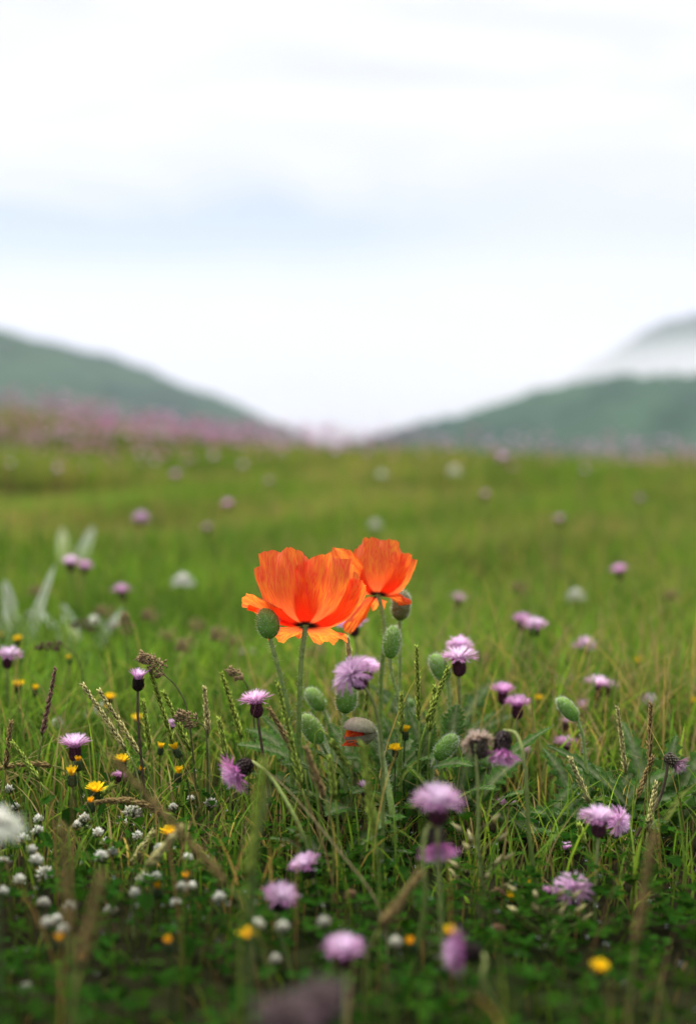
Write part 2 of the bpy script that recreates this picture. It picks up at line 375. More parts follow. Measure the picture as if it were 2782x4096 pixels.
grass_zone(0.42, 1.15, 4200, 0.14, nearh, (0.0012, 0.0024), 4, 0.12, 0.0, (0.1, 0.9), V3((0.62, 0.55, 0.6)))  # front zones' tone puts the dimness of the foreground into the blade colour
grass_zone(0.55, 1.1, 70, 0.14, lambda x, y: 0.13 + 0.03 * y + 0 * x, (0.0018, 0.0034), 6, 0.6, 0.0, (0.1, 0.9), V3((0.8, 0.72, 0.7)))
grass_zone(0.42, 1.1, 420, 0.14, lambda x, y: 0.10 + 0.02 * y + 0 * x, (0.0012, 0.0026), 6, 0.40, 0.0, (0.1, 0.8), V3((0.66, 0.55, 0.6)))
grass_zone(1.1, 1.6, 420, 0.14, lambda x, y: 0.10 + 0.05 * sstep(0.9, 1.5, y) + 0 * x, (0.0014, 0.0030), 6, 0.16, 0.0, (0.1, 0.8))
grass_zone(1.12, 1.75, 2600, 0.14, lambda x, y: 0.085 + 0.03 * vnoise(x, y, 9, 14), (0.0011, 0.0022), 5, 0.06, 0.0, (0.1, 0.9), V3((1.2, 1.15, 1.0)))
grass_zone(1.15, 3.2, 5600, 0.18, lambda x, y: np.clip(nearh(x, y), 0.03, 1) * 1.15, (0.0016, 0.0036), 4, 0.14, 0.0, (0.15, 1.1))
grass_zone(3.2, 9.0, 2300, 0.3, lambda x, y: 0.15 + 0.08 * vnoise(x, y, 3.0, 3), (0.003, 0.006), 3, 0.21, 0.4, (0.15, 1.0))
grass_zone(9.0, 21.0, 640, 0.6, lambda x, y: 0.19 + 0.09 * vnoise(x, y, 1.6, 4), (0.007, 0.013), 2, 0.22, 1.0, (0.15, 0.9))
flank_zone(0.5, 5.0, 1500); flank_zone(5.0, 21.0, 330)
off = 0; Vs, Qs, Cs = [], [], []
for v, q, c in parts:
    Vs.append(v); Qs.append(q + off); Cs.append(c); off += len(v)
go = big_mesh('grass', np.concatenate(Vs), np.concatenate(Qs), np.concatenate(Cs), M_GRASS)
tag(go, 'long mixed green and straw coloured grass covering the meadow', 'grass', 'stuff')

# small round leaves of clover and low herbs under the grass
def leaflets(n, x, y, z, size, az, tilt, col):
    """rounded folded leaflets, 7 points each"""
    out = np.array([[0, 0, 0], [0.42, -0.36, 0.06], [0.85, -0.40, 0.09], [1.05, 0, 0.0], [0.85, 0.40, 0.09], [0.42, 0.36, 0.06], [0.6, 0, -0.04]])
    L = out[None] * size[:, None, None]
    ct, st = np.cos(tilt)[:, None], np.sin(tilt)[:, None]
    X1 = L[..., 0] * ct - L[..., 2] * st; Z1 = L[..., 0] * st + L[..., 2] * ct
    ca, sa = np.cos(az)[:, None], np.sin(az)[:, None]
    V = np.stack([x[:, None] + X1 * ca - L[..., 1] * sa, y[:, None] + X1 * sa + L[..., 1] * ca, z[:, None] + Z1], -1).reshape(-1, 3)
    F = np.array([[0, 1, 6], [1, 2, 6], [2, 3, 6], [3, 4, 6], [4, 5, 6], [5, 0, 6]])
    return V, (np.arange(n)[:, None, None] * 7 + F[None]).reshape(-1, 3), np.repeat(col, 7, 0)
p = np.concatenate([field(0.5, 2.0, 3000, 0.12), field(0.5, 1.15, 3200, 0.12)]); keep = rng.random(len(p)) < np.clip(0.65 + 0.7 * vnoise(p[:, 0], p[:, 1], 9, 11), 0.03, 1); p = p[keep]
n = len(p); az0 = rng.uniform(0, 6.28, n); z = ground(p[:, 0], p[:, 1]) + rng.uniform(0.008, 0.05, n); sz = rng.uniform(0.005, 0.0105, n)
gcol = V3((0.016, 0.062, 0.007)) * rng.uniform(0.45, 1.4, (n, 1)) + V3((0.012, 0.018, 0.0)) * rng.random((n, 1))
Vs, Qs, Cs = [], [], []; off = 0
for k in range(3):
    v, q, c = leaflets(n, p[:, 0], p[:, 1], z, sz, az0 + k * 2.094, rng.uniform(-0.35, 0.5, n), gcol)
    Vs.append(v); Qs.append(q + off); Cs.append(c); off += len(v)
f = rng.permutation(field(0.5, 2.2, 600, 0.12)); m_ = len(f)
v, q, c = leaflets(m_, f[:, 0], f[:, 1], ground(f[:, 0], f[:, 1]) + rng.uniform(0.01, 0.05, m_), rng.uniform(0.008, 0.018, m_), rng.uniform(0, 6.28, m_), rng.uniform(0.1, 1.2, m_), V3((0.020, 0.065, 0.008)) * rng.uniform(0.5, 1.3, (m_, 1)))
Vs.append(v); Qs.append(q + off); Cs.append(c)
lo = big_mesh('clover_leaves', np.concatenate(Vs), np.concatenate(Qs), np.concatenate(Cs), M_LEAF)
tag(lo, 'low dark green clover and herb leaves under the grass', 'leaves', 'stuff')

# ================================================================== FLOWER BUILDERS
def lathe(g, prof, k, col, M=None):
    V = []; C = []; n = len(prof)
    for r, z in prof:
        for j in range(k): a = 2 * math.pi * j / k; V.append((r * math.cos(a), r * math.sin(a), z)); C.append(col)
    F = [(i * k + j, i * k + (j + 1) % k, (i + 1) * k + (j + 1) % k, (i + 1) * k + j) for i in range(n - 1) for j in range(k)]
    F += [tuple(range(k))[::-1], tuple((n - 1) * k + j for j in range(k))]
    g.add(V, F, C)
CUPPROF = [(0.0012, 0), (0.0036, 0.0012), (0.0049, 0.004), (0.0050, 0.0075), (0.0044, 0.0110), (0.0042, 0.0130), (0.0030, 0.0135)]
def cup_mesh(name, dark, tip, k=12, spiky=1.0, scales=True):
    g = G(); lathe(g, CUPPROF, k, dark)
    if scales:
        for row in range(6):
            z = 0.0012 + row * 0.0020; r = np.interp(z, [p[1] for p in CUPPROF[:-1]], [p[0] for p in CUPPROF[:-1]])
            for j in range(13):
                a = 2 * math.pi * (j + 0.5 * (row % 2)) / 13 + random.uniform(-.1, .1); u = Vector((math.cos(a), math.sin(a), 0)); s = Vector((-u.y, u.x, 0))
                r2 = np.interp(z + 0.0036, [p[1] for p in CUPPROF[:-1]], [p[0] for p in CUPPROF[:-1]])
                b = u * (r - 0.0002) + Vector((0, 0, z)); tp = u * (r2 + 0.0008 * spiky * random.uniform(0.7, 1.8)) + Vector((0, 0, z + 0.0038)); m = (b + tp) / 2 + u * 0.0006
                g.add([tuple(b - s * 0.0009), tuple(b + s * 0.0009), tuple(m + s * 0.0012), tuple(m - s * 0.0012), tuple(tp)], [(0, 1, 2, 3), (3, 2, 4)], [dark, dark, dark, dark, tip])
    o = g.build(name, M_CUP); me = o.data; bpy.data.objects.remove(o); return me
def tuft_mesh(name, n, inner, outer, spread=85, ln=0.0135, seed=1, width=0.00055, base=0.0118):
    """a knapweed's florets: thin tubes split at the tip, pale and upright inside, long and coloured outside"""
    r = random.Random(seed); g = G()
    for i in range(n):
        f = (i + 0.5) / n; th = R(spread) * f ** 0.52 + r.gauss(0, 0.09); a = i * 2.39996 + r.gauss(0, 0.15)
        u = Vector((math.cos(a), math.sin(a), 0)); side = Vector((-u.y, u.x, 0)); L = ln * (0.92 + 0.16 * f) * r.uniform(0.80, 1.14)
        p0 = Vector((0, 0, base)) + u * 0.0034 * f; d1 = (u * math.sin(th * 0.55) + Vector((0, 0, math.cos(th * 0.55))))
        d2 = (u * math.sin(th * 1.12) + Vector((0, 0, math.cos(th * 1.12))))
        p1 = p0 + d1 * L * 0.45; p2 = p1 + d2 * L * 0.35
        k = min(1.0, max(0.0, (f - 0.25) * 1.5 + r.gauss(0, 0.1))); c = V3(inner) * (1 - k) + V3(outer) * k; c = c * r.uniform(0.85, 1.15)
        root = c * 0.75
        tw = side.lerp(u, r.uniform(-0.5, 0.5)).normalized()
        g.strip([p0, p1, p2], [width * 0.7, width, width * 1.25], tw, root, c); ct = c * 0.72 + V3((0.86, 0.74, 0.86)) * 0.28 * c.max()  # paler tips, partly to carry the highlight from above in the floret colour
        for q in (-1, 0, 1):
            e = p2 + (d2 + side * 0.42 * q + Vector((r.gauss(0, .12), r.gauss(0, .12), r.gauss(0, .12)))).normalized() * L * r.uniform(0.22, 0.34)
            g.strip([p2 + side * q * width * 0.6, e], [width * 0.62, width * 0.18], tw, c, ct * 1.1)
    o = g.build(name, M_FLORET, smooth=False); me = o.data; bpy.data.objects.remove(o); return me
PINKI, PINKO = (0.90, 0.76, 0.88), (0.63, 0.26, 0.53)
MAGI, MAGO = (0.80, 0.52, 0.74), (0.62, 0.19, 0.50)
CUP = [cup_mesh('bract_cup', (0.07, 0.022, 0.036), (0.15, 0.06, 0.08)), cup_mesh('bract_cup', (0.018, 0.012, 0.012), (0.10, 0.07, 0.06), spiky=2.0), cup_mesh('bract_cup', (0.05, 0.045, 0.03), (0.20, 0.17, 0.12), spiky=3.0)]
TUFT = {'pale': [tuft_mesh('florets', 160, PINKI, PINKO, sp, seed=s, width=0.00046) for s, sp in ((1, 74), (2, 66), (12, 84))],
        'magenta': [tuft_mesh('florets', 140, MAGI, MAGO, sp, seed=s, width=0.0005) for s, sp in ((3, 84), (4, 70))],
        'narrow': [tuft_mesh('florets', 80, PINKI, (0.52, 0.20, 0.46), 42, 0.012, seed=5)],
        'ball': [tuft_mesh('florets', 170, (0.82, 0.60, 0.78), (0.62, 0.30, 0.54), 112, seed=6)],
        'dusty': [tuft_mesh('florets', 100, (0.62, 0.45, 0.52), (0.40, 0.20, 0.30), 70, seed=7)],
        'seed': [tuft_mesh('florets', 150, (0.52, 0.44, 0.34), (0.36, 0.26, 0.19), 118, 0.012, seed=8)],
        'withered': [tuft_mesh('florets', 120, (0.16, 0.12, 0.11), (0.11, 0.06, 0.085), 95, seed=10)],
        'bud': [tuft_mesh('florets', 34, (0.80, 0.55, 0.72), (0.60, 0.28, 0.52), 16, 0.0065, seed=9)]}
STEMC = ((0.16, 0.24, 0.05), (0.28, 0.31, 0.12))
def stem_path(base, tipp, axis, n=10, k=0.3):
    h = (tipp - base).length
    return bez(base, base + Vector((0, 0, h * 0.45)), tipp - axis * h * k, tipp, n)
def knapweed(fx, fy, d, label, ax=0, tw=0.0, sc=1.0, kind='pale', cup=0, lean=(0, 0), group=None, brown=False, kk=0.3, via=None):
    sc *= 1.06; axis = screen_axis(ax, tw); C = P(fx, fy, d); tipp = C - axis * 0.0185 * sc
    bx, by = tipp.x + lean[0], tipp.y + lean[1]; base = Vector((bx, by, gz(bx, by) - 0.006))
    t = thing('knapweed', label, 'flower', base, group)
    pts = stem_path(base, tipp, axis, 12, kk) if via is None else catmull([base] + [P(*v) for v in via] + [tipp], 18)
    g = G(); c1, c2 = STEMC if not brown else ((0.10, 0.07, 0.045), (0.13, 0.10, 0.07))
    g.tube(pts, np.linspace(0.0017, 0.0013, len(pts)) * (0.6 + 0.4 * sc), c1, 6, c2); g.build('stem', M_STEM, t, base)
    Mx = Matrix.Translation(tipp - base) @ frame(axis, random.uniform(0, 6)) @ Matrix.Scale(sc, 4)
    c = link('bract_cup', CUP[cup], t); c.matrix_local = Mx
    f = link('florets', random.choice(TUFT[kind]), t); f.matrix_local = Mx; f['kind'] = 'stuff'
    return t

# ---- hairs standing on a surface: thin single triangles
def hairs(g, pts, dirs, ln, w=0.00012, col=(0.75, 0.78, 0.70)):
    for p, d in zip(pts, dirs):
        p = Vector(p); d = (Vector(d) + Vector((random.gauss(0, .3), random.gauss(0, .3), random.gauss(0, .3)))).normalized()
        s = d.cross(Vector((random.gauss(0, 1), random.gauss(0, 1), random.gauss(0, 1)))).normalized(); L = ln * random.uniform(0.5, 1.25)
        g.add([tuple(p - s * w), tuple(p + s * w), tuple(p + d * L)], [(0, 1, 2)], col)
def hairy_stem(t, pts, r0, r1, base, col=(0.22, 0.35, 0.07), col2=(0.32, 0.42, 0.14), nh=140, ln=0.0042, hc=(0.62, 0.66, 0.55)):
    n = len(pts); rad = np.linspace(r0, r1, n)
    g = G(); g.tube(pts, rad, col, 8, col2); st = g.build('stem', M_STEM, t, base)
    P_, D_ = [], []
    for i in range(nh):
        u = random.uniform(0.05, 0.995) * (n - 1); k = int(u); f = u - k; p = pts[k].lerp(pts[k + 1], f); tn = (pts[k + 1] - pts[k]).normalized()
        v = Vector((random.gauss(0, 1), random.gauss(0, 1), random.gauss(0, 1))); v = (v - tn * v.dot(tn)).normalized()
        P_.append(p + v * rad[k] * 0.95); D_.append(v + tn * random.uniform(0.1, 1.1))
    g = G(); hairs(g, P_, D_, ln, 0.00013, hc); h = g.build('hairs', M_HAIR, st, base, smooth=False); h['kind'] = 'stuff'
    return st
# ---- poppy buds
def bud_mesh(name, L, W, c1, c2, seam, seed, nh=620):
    r = random.Random(seed); g = G(); n, k = 16, 20; V = []; C = []
    def rad(s): return W * 0.5 * (max(0.0, 1 - abs(2 * s - 1) ** 2.5) ** 0.5) * (1.02 - 0.06 * s)
    for i in range(n):
        s = (i / (n - 1)); s = 0.5 - 0.5 * math.cos(math.pi * s)
        for j in range(k):
            a = 2 * math.pi * j / k; rr = rad(s) * (1 - 0.07 * math.exp(-((math.sin(a * 1.0 - 4.4) ** 2) / 0.012)))
            V.append((rr * math.cos(a), rr * math.sin(a), s * L)); q = s + r.gauss(0, .05)
            ridge = math.exp(-(math.sin(a - 4.4) ** 2) / 0.02)
            C.append((V3(c1) * (1 - q) + V3(c2) * q) * (1 - ridge) + V3(seam) * ridge)
    F = [(i * k + j, i * k + (j + 1) % k, (i + 1) * k + (j + 1) % k, (i + 1) * k + j) for i in range(n - 1) for j in range(k)]
    g.add(V, F, C); o = g.build(name, M_BUD); me = o.data; bpy.data.objects.remove(o)
    h = G(); P_, D_ = [], []
    for i in range(nh):
        s = r.uniform(0.03, 1) ** 0.75; a = r.uniform(0, 6.283); P_.append((rad(s) * math.cos(a), rad(s) * math.sin(a), s * L)); D_.append((math.cos(a), math.sin(a), 0.5 + (s - 0.5) * 1.6))
    hairs(h, P_, D_, 0.0036, 0.00010, (0.80, 0.84, 0.70)); o = h.build('hairs', M_HAIR, smooth=False); hm = o.data; bpy.data.objects.remove(o)
    return me, hm
GRN = ((0.11, 0.28, 0.03), (0.20, 0.34, 0.08)); GRY = ((0.12, 0.12, 0.07), (0.19, 0.17, 0.13))
BUDS = [bud_mesh('bud', 0.0290, 0.0205, *GRN, (0.20, 0.28, 0.06), s) for s in (1, 2)] + [bud_mesh('bud', 0.0300, 0.0200, *GRY, (0.07, 0.06, 0.04), 3)] + [bud_mesh('bud', 0.0290, 0.0190, (0.14, 0.20, 0.04), (0.24, 0.19, 0.10), (0.2, 0.2, 0.08), 4)]
def poppy_bud(b0, b1, d, label, via, ground_at, kind=0, wide=1.0, r=0.0021, toward=0.0):
    """b0 stalk end and b1 tip of the bud on the grid; via: points of the stalk downward"""
    A = P(*b0, d); B = P(*b1, d); B = B + Vector((0, -toward, 0)); ax = (B - A); L = ax.length
    gp = P(*ground_at[:2], ground_at[2]); base = Vector((gp.x, gp.y, gz(gp.x, gp.y) - 0.006))
    t = thing('poppy_bud', label, 'poppy bud', base, None)
    pts = catmull([base] + [P(*v) for v in via][::-1] + [A + ax * 0.04], 20)
    hairy_stem(t, pts, r * 1.15, r * 0.9, base, nh=220)
    me, hm = BUDS[kind]; sc = L / 0.029
    Mx = Matrix.Translation(A - base) @ frame(ax, random.uniform(-0.5, 0.5)) @ Matrix.Diagonal((sc * wide, sc * wide, sc, 1))
    o = link('bud', me, t); o.matrix_local = Mx
    h = link('hairs', hm, o); h['kind'] = 'stuff'
    return t, o
# ---- poppy flowers
def petal(t, base, M, az, half, L, al, seed, off=0.0, crumple=1.0, edge=0.30, curl=0.0, side=0.0):
    """sector of a bowl: al = angles from the flower axis along the petal's length"""
    r = np.random.default_rng(seed); n, k = 32, 56
    s = np.linspace(0, 1, n); a = np.radians(np.interp(s, np.linspace(0, 1, len(al)), al))
    tt = np.linspace(-1, 1, k)
    ph = r.uniform(0, 6.28, 12); V = np.zeros((n, k, 3))
    for j, tv in enumerate(tt):
        Lf = 1 - edge * abs(tv) ** 3.0 + 0.010 * math.sin(tv * 7 + ph[0]) + 0.009 * math.sin(tv * 19 + ph[1]) + 0.007 * math.sin(tv * 41 + ph[2]) + 0.006 * r.normal()
        aa = a + np.radians(curl) * abs(tv) ** 2 * s + np.radians(side) * tv * s
        ds = L * Lf / (n - 1)
        rr = 0.0025 + off + np.concatenate([[0], np.cumsum(np.sin(aa)[1:] * ds)]); zz = np.concatenate([[0], np.cumsum(np.cos(aa)[1:] * ds)]) - off * 0.5
        phi = math.radians(az) + math.radians(half) * tv * (1 - 0.03 * s - 0.10 * s ** 4)
        # pleats run up the petal and fade at the base
        w = crumple * (s ** 1.2) * (0.0011 * np.sin(tv * 13 + ph[3] + 1.5 * np.sin(s * 3 + ph[4])) + 0.0008 * np.sin(tv * 27 + ph[5] + 2 * np.sin(s * 4 + ph[6])) + 0.0016 * np.sin(tv * 4.5 + ph[7] + s * 3) + 0.0007 * np.sin(tv * 9 + s * 17 + ph[8]))
        w = w + crumple * s ** 6 * 0.003 * np.sin(tv * 10 + ph[9])
        rn = rr + w * np.cos(aa); zn = zz - w * np.sin(aa)
        V[:, j] = np.stack([rn * np.cos(phi), rn * np.sin(phi), zn], -1)
    V = V.reshape(-1, 3); Mv = np.array(M); V = V @ Mv[:3, :3].T + Mv[:3, 3]
    ii = (np.arange(n - 1)[:, None] * k + np.arange(k - 1)[None]).ravel()
    Q = np.stack([ii, ii + 1, ii + k + 1, ii + k], 1)
    me = bpy.data.meshes.new('petal'); me.from_pydata((V - np.array(base)).tolist(), [], Q.tolist())
    uvl = me.uv_layers.new(name='UVMap'); U = np.stack(np.broadcast_arrays((tt[None] * 0.5 + 0.5), s[:, None]), -1).reshape(-1, 2)
    li = np.zeros(len(me.loops), np.int32); me.loops.foreach_get('vertex_index', li); uvl.data.foreach_set('uv', U[li].astype(np.float32).ravel())
    me.polygons.foreach_set('use_smooth', [True] * len(me.polygons)); me.materials.append(M_PETAL)
    return link('petal', me, t)
def poppy(label, fb, d, axis, roll, via, ground_at, petals, r=0.0024):
    A = P(*fb, d); gp = P(*ground_at[:2], ground_at[2]); base = Vector((gp.x, gp.y, gz(gp.x, gp.y) - 0.006))
    t = thing('poppy', label, 'poppy', base)
    axis = Vector(axis).normalized()
    hairy_stem(t, catmull([base] + [P(*v) for v in via][::-1] + [A + axis * 0.001], 22), r * 1.1, r * 0.95, base, nh=330, ln=0.0042)
    # flower frame: z along the axis, x kept to the viewer's right
    z = axis; xx = (Vector((1, 0, 0)) - z * z.x).normalized(); yy = z.cross(xx)
    M = Matrix((( xx.x, yy.x, z.x, A.x), (xx.y, yy.y, z.y, A.y), (xx.z, yy.z, z.z, A.z), (0, 0, 0, 1)))
    M = M @ Matrix.Rotation(roll, 4, 'Z')
    for q in petals: petal(t, base, M, **q)
    g = G(); prof = [(0.002, 0.001), (0.006, 0.004), (0.0085, 0.010), (0.0085, 0.015), (0.009, 0.0165), (0.0092, 0.0178), (0.004, 0.019), (0.0008, 0.0193)]
    lathe(g, prof, 14, (0.05, 0.06, 0.03)); Mi = M
    g.V = [np.array([tuple(Mi @ Vector(v)) for v in vv]) for vv in g.V]; g.build('seed_capsule', M_BUD, t, base)
    g = G()
    for i in range(110):
        a = random.uniform(0, 6.28); th = random.uniform(0.25, 0.8); L = random.uniform(0.012, 0.018); u = Vector((math.cos(a), math.sin(a), 0))
        p0 = u * 0.004 + Vector((0, 0, 0.003)); p1 = p0 + (u * math.sin(th) + Vector((0, 0, math.cos(th)))) * L
        g.strip([Mi @ p0, Mi @ p1], [0.0002, 0.0002], Mi.to_3x3() @ Vector((-u.y, u.x, 0)), (0.03, 0.01, 0.02)); g.spindle(Mi @ p1, Mi @ (p1 + u * 0.001 + Vector((0, 0, 0.0026))), 0.0006, (0.035, 0.02, 0.045))
    st = g.build('stamens', M_CUP, t, base, smooth=False); st['kind'] = 'stuff'
    return t

# ================================================================== THE POPPIES
FRONT = [dict(az=237, half=54, L=0.087, al=(96, 82, 52, 24, 8, 4), seed=11, off=0.0010, edge=0.30, crumple=1.4),
         dict(az=306, half=58, L=0.081, al=(96, 84, 56, 30, 14, 10), seed=12, off=0.0022, edge=0.30, crumple=1.5),
         dict(az=196, half=38, L=0.062, al=(92, 84, 72, 62, 62, 72), seed=13, off=0.0004, edge=0.45, crumple=0.8, side=14),
         dict(az=178, half=30, L=0.055, al=(92, 84, 72, 62, 60, 64), seed=17, off=0.0, edge=0.45, crumple=0.8, side=10),  # extra petal, added behind the left one to redden the light passing through
         dict(az=352, half=44, L=0.070, al=(96, 84, 62, 42, 28, 24), seed=14, off=0.0004, edge=0.30),
         dict(az=62, half=26, L=0.060, al=(88, 82, 78, 80, 86, 90), seed=15, edge=0.34, crumple=0.9),
         dict(az=122, half=26, L=0.056, al=(88, 82, 78, 80, 84, 88), seed=16, off=0.0006, edge=0.36, crumple=0.9)]
poppy('orange red poppy with a wide open cup above a green bud', (693, 1419), 1.310, (0.02, 0.50, 0.86), 0.0,
      [(689, 1450, 1.311), (683, 1500, 1.312), (679, 1600, 1.318), (677, 1690, 1.33)], (677, 1900, 1.36), FRONT)
BACK = [dict(az=266, half=62, L=0.066, al=(96, 78, 44, 18, 6, 4), seed=21, off=0.0022, edge=0.28, crumple=0.8),
        dict(az=322, half=44, L=0.055, al=(94, 78, 52, 30, 16, 12), seed=22, off=0.001, edge=0.28, crumple=0.7),
        dict(az=200, half=44, L=0.066, al=(92, 78, 60, 48, 44, 44), seed=23, edge=0.32, crumple=0.7),
        dict(az=124, half=15, L=0.058, al=(94, 98, 110, 122, 130, 136), seed=24, edge=0.5),
        dict(az=95, half=26, L=0.044, al=(86, 80, 76, 78, 80, 84), seed=25, off=0.0006, edge=0.40),
        dict(az=12, half=20, L=0.032, al=(92, 84, 78, 84, 110, 160), seed=26, edge=0.40)]
poppy('orange poppy leaning away behind the wide open one', (857, 1350), 1.42, (0.10, 0.50, 0.86), 0.0,
      [(864, 1375, 1.42), (873, 1430, 1.42), (869, 1480, 1.42), (864, 1540, 1.43), (863, 1640, 1.44)], (860, 1860, 1.46), BACK, r=0.0021)

poppy_bud((613, 1449), (603, 1378), 1.300, 'plump green poppy bud tucked under the wide open poppy', [(616, 1462, 1.30), (627, 1500, 1.30), (640, 1550, 1.305), (652, 1600, 1.31), (657, 1660, 1.32)], (668, 1880, 1.34), 0)
poppy_bud((906, 1408), (912, 1340), 1.46, 'brownish green poppy bud touching the curled petal of the leaning poppy', [(906, 1430, 1.46), (907, 1500, 1.46), (905, 1580, 1.46), (903, 1660, 1.46)], (893, 1850, 1.47), 3, 0.95, 0.0018)
poppy_bud((884, 1494), (893, 1420), 1.37, 'upright green poppy bud with a pale seam below the brownish bud', [(885, 1512, 1.37), (893, 1548, 1.37), (904, 1590, 1.37), (907, 1650, 1.37)], (900, 1860, 1.38), 1, 0.72, 0.0018)
poppy_bud((1013, 1545), (981, 1485), 1.44, 'green poppy bud leaning beside a tall pink knapweed', [(1017, 1560, 1.44), (1019, 1600, 1.44), (1013, 1660, 1.44)], (985, 1860, 1.44), 0, 0.85, 0.0018)
poppy_bud((781, 1618), (790, 1548), 1.325, 'round green poppy bud right under a pink knapweed head', [(779, 1640, 1.325), (778, 1700, 1.33), (782, 1760, 1.335)], (790, 1880, 1.35), 1, 0.98, 0.0019)
poppy_bud((733, 1612), (698, 1562), 1.46, 'pale hairy poppy bud half hidden behind the wide open poppy stalk', [(740, 1625, 1.46), (748, 1670, 1.46)], (760, 1850, 1.46), 0, 0.82, 0.0017)
poppy_bud((728, 1686), (686, 1622), 1.345, 'green poppy bud lying slanted on the leaves', [(736, 1700, 1.35), (744, 1730, 1.36)], (760, 1860, 1.37), 1, 0.80, 0.0018)
def splitting_bud(b0, b1, d, label, via, ground_at, r=0.0029):
    A = P(*b0, d); B = P(*b1, d); ax = B - A; L = ax.length * 1.02; W = L * 0.72
    gp = P(*ground_at[:2], ground_at[2]); base = Vector((gp.x, gp.y, gz(gp.x, gp.y) - 0.006))
    t = thing('poppy_bud', label, 'poppy bud', base)
    hairy_stem(t, catmull([base] + [P(*v) for v in via][::-1] + [A + ax * 0.05], 20), r * 1.1, r * 0.9, base, nh=240, col2=(0.30, 0.32, 0.18))
    z = ax.normalized(); y = Vector((0, 1, 0)); x = y.cross(z).normalized(); y = z.cross(x); x = -x if x.z < 0 else x      # x points up, across the slit
    y = z.cross(x)
    for sgn, op in ((1, 4), (-1, 10)):
        M = Matrix(((x.x, y.x, z.x, A.x), (x.y, y.y, z.y, A.y), (x.z, y.z, z.z, A.z), (0, 0, 0, 1))) @ Matrix.Rotation(R(op) * sgn, 4, 'Y')
        g = G(); n, k = 16, 15; V = []; C = []; hp = []; hd = []
        for i in range(n):
            q = 0.5 - 0.5 * math.cos(math.pi * i / (n - 1)); rr = W * 0.5 * (max(0.0, 1 - abs(2 * q - 1) ** 2.4) ** 0.5) * (0.98 + 0.10 * q)
            for j in range(k):
                a = -math.pi / 2 + math.pi * j / (k - 1); e = abs(j - (k - 1) / 2) / ((k - 1) / 2)
                v = M @ Vector((sgn * (rr * math.cos(a)) * 0.98, rr * math.sin(a), q * L)); V.append(tuple(v))
                c = V3((0.23, 0.235, 0.125)) * (1 - q) + V3((0.34, 0.29, 0.22)) * q; c = c * (1 - 0.45 * e ** 6) * random.uniform(.9, 1.1); C.append(c)
                if random.random() < 0.9: hp.append(v); hd.append(M.to_3x3() @ Vector((sgn * math.cos(a), math.sin(a), 0.2)))
        g.add(V, [(i * k + j, i * k + j + 1, (i + 1) * k + j + 1, (i + 1) * k + j) for i in range(n - 1) for j in range(k - 1)], C)
        o = g.build('sepal', M_BUD, t, base); h = G(); hairs(h, hp, hd, 0.0022, 0.0001, (0.6, 0.6, 0.5)); ho = h.build('hairs', M_HAIR, o, base, smooth=False); ho['kind'] = 'stuff'
    Mp = Matrix.Translation(A + ax * 0.42) @ frame(z * 0.9 - x * 0.55 - y * 0.2)
    for i, (az, Lp) in enumerate(((200, .016), (320, .017), (80, .015), (260, .014))):
        petal(t, base, Mp, az, 70, Lp, (60, 25, 8, -12, 20, 55), 31 + i, crumple=1.6, edge=0.25)
splitting_bud((853, 1660), (780, 1656), 1.270, 'greyish brown poppy bud splitting open with red petals showing', [(856, 1672, 1.27), (864, 1705, 1.265), (876, 1770, 1.255), (890, 1850, 1.245)], (900, 1960, 1.24))
poppy_bud((988, 1722), (1034, 1668), 1.300, 'green poppy bud slanting up from the leaf clump beside a seed head', [(984, 1732, 1.305), (978, 1760, 1.32)], (960, 1880, 1.34), 0, 0.80, 0.0018)
poppy_bud((1309, 1634), (1265, 1584), 1.36, 'solitary nodding green poppy bud on a curved stalk', [(1313, 1643, 1.36), (1321, 1670, 1.36), (1326, 1710, 1.36), (1330, 1760, 1.36), (1334, 1810, 1.36)], (1336, 1900, 1.37), 1, 0.72, 0.0017)
poppy_bud((1112, 1735), (1082, 1712), 1.36, 'small dark green poppy bud behind the seed head', [(1116, 1745, 1.36), (1112, 1790, 1.36)], (1098, 1870, 1.37), 0, 1.1, 0.0016)
poppy_bud((935, 1605), (929, 1586), 1.55, 'tiny pale poppy bud far behind the tall grass spikes', [(936, 1625, 1.55), (936, 1680, 1.55)], (934, 1800, 1.55), 1, 0.95, 0.0013)

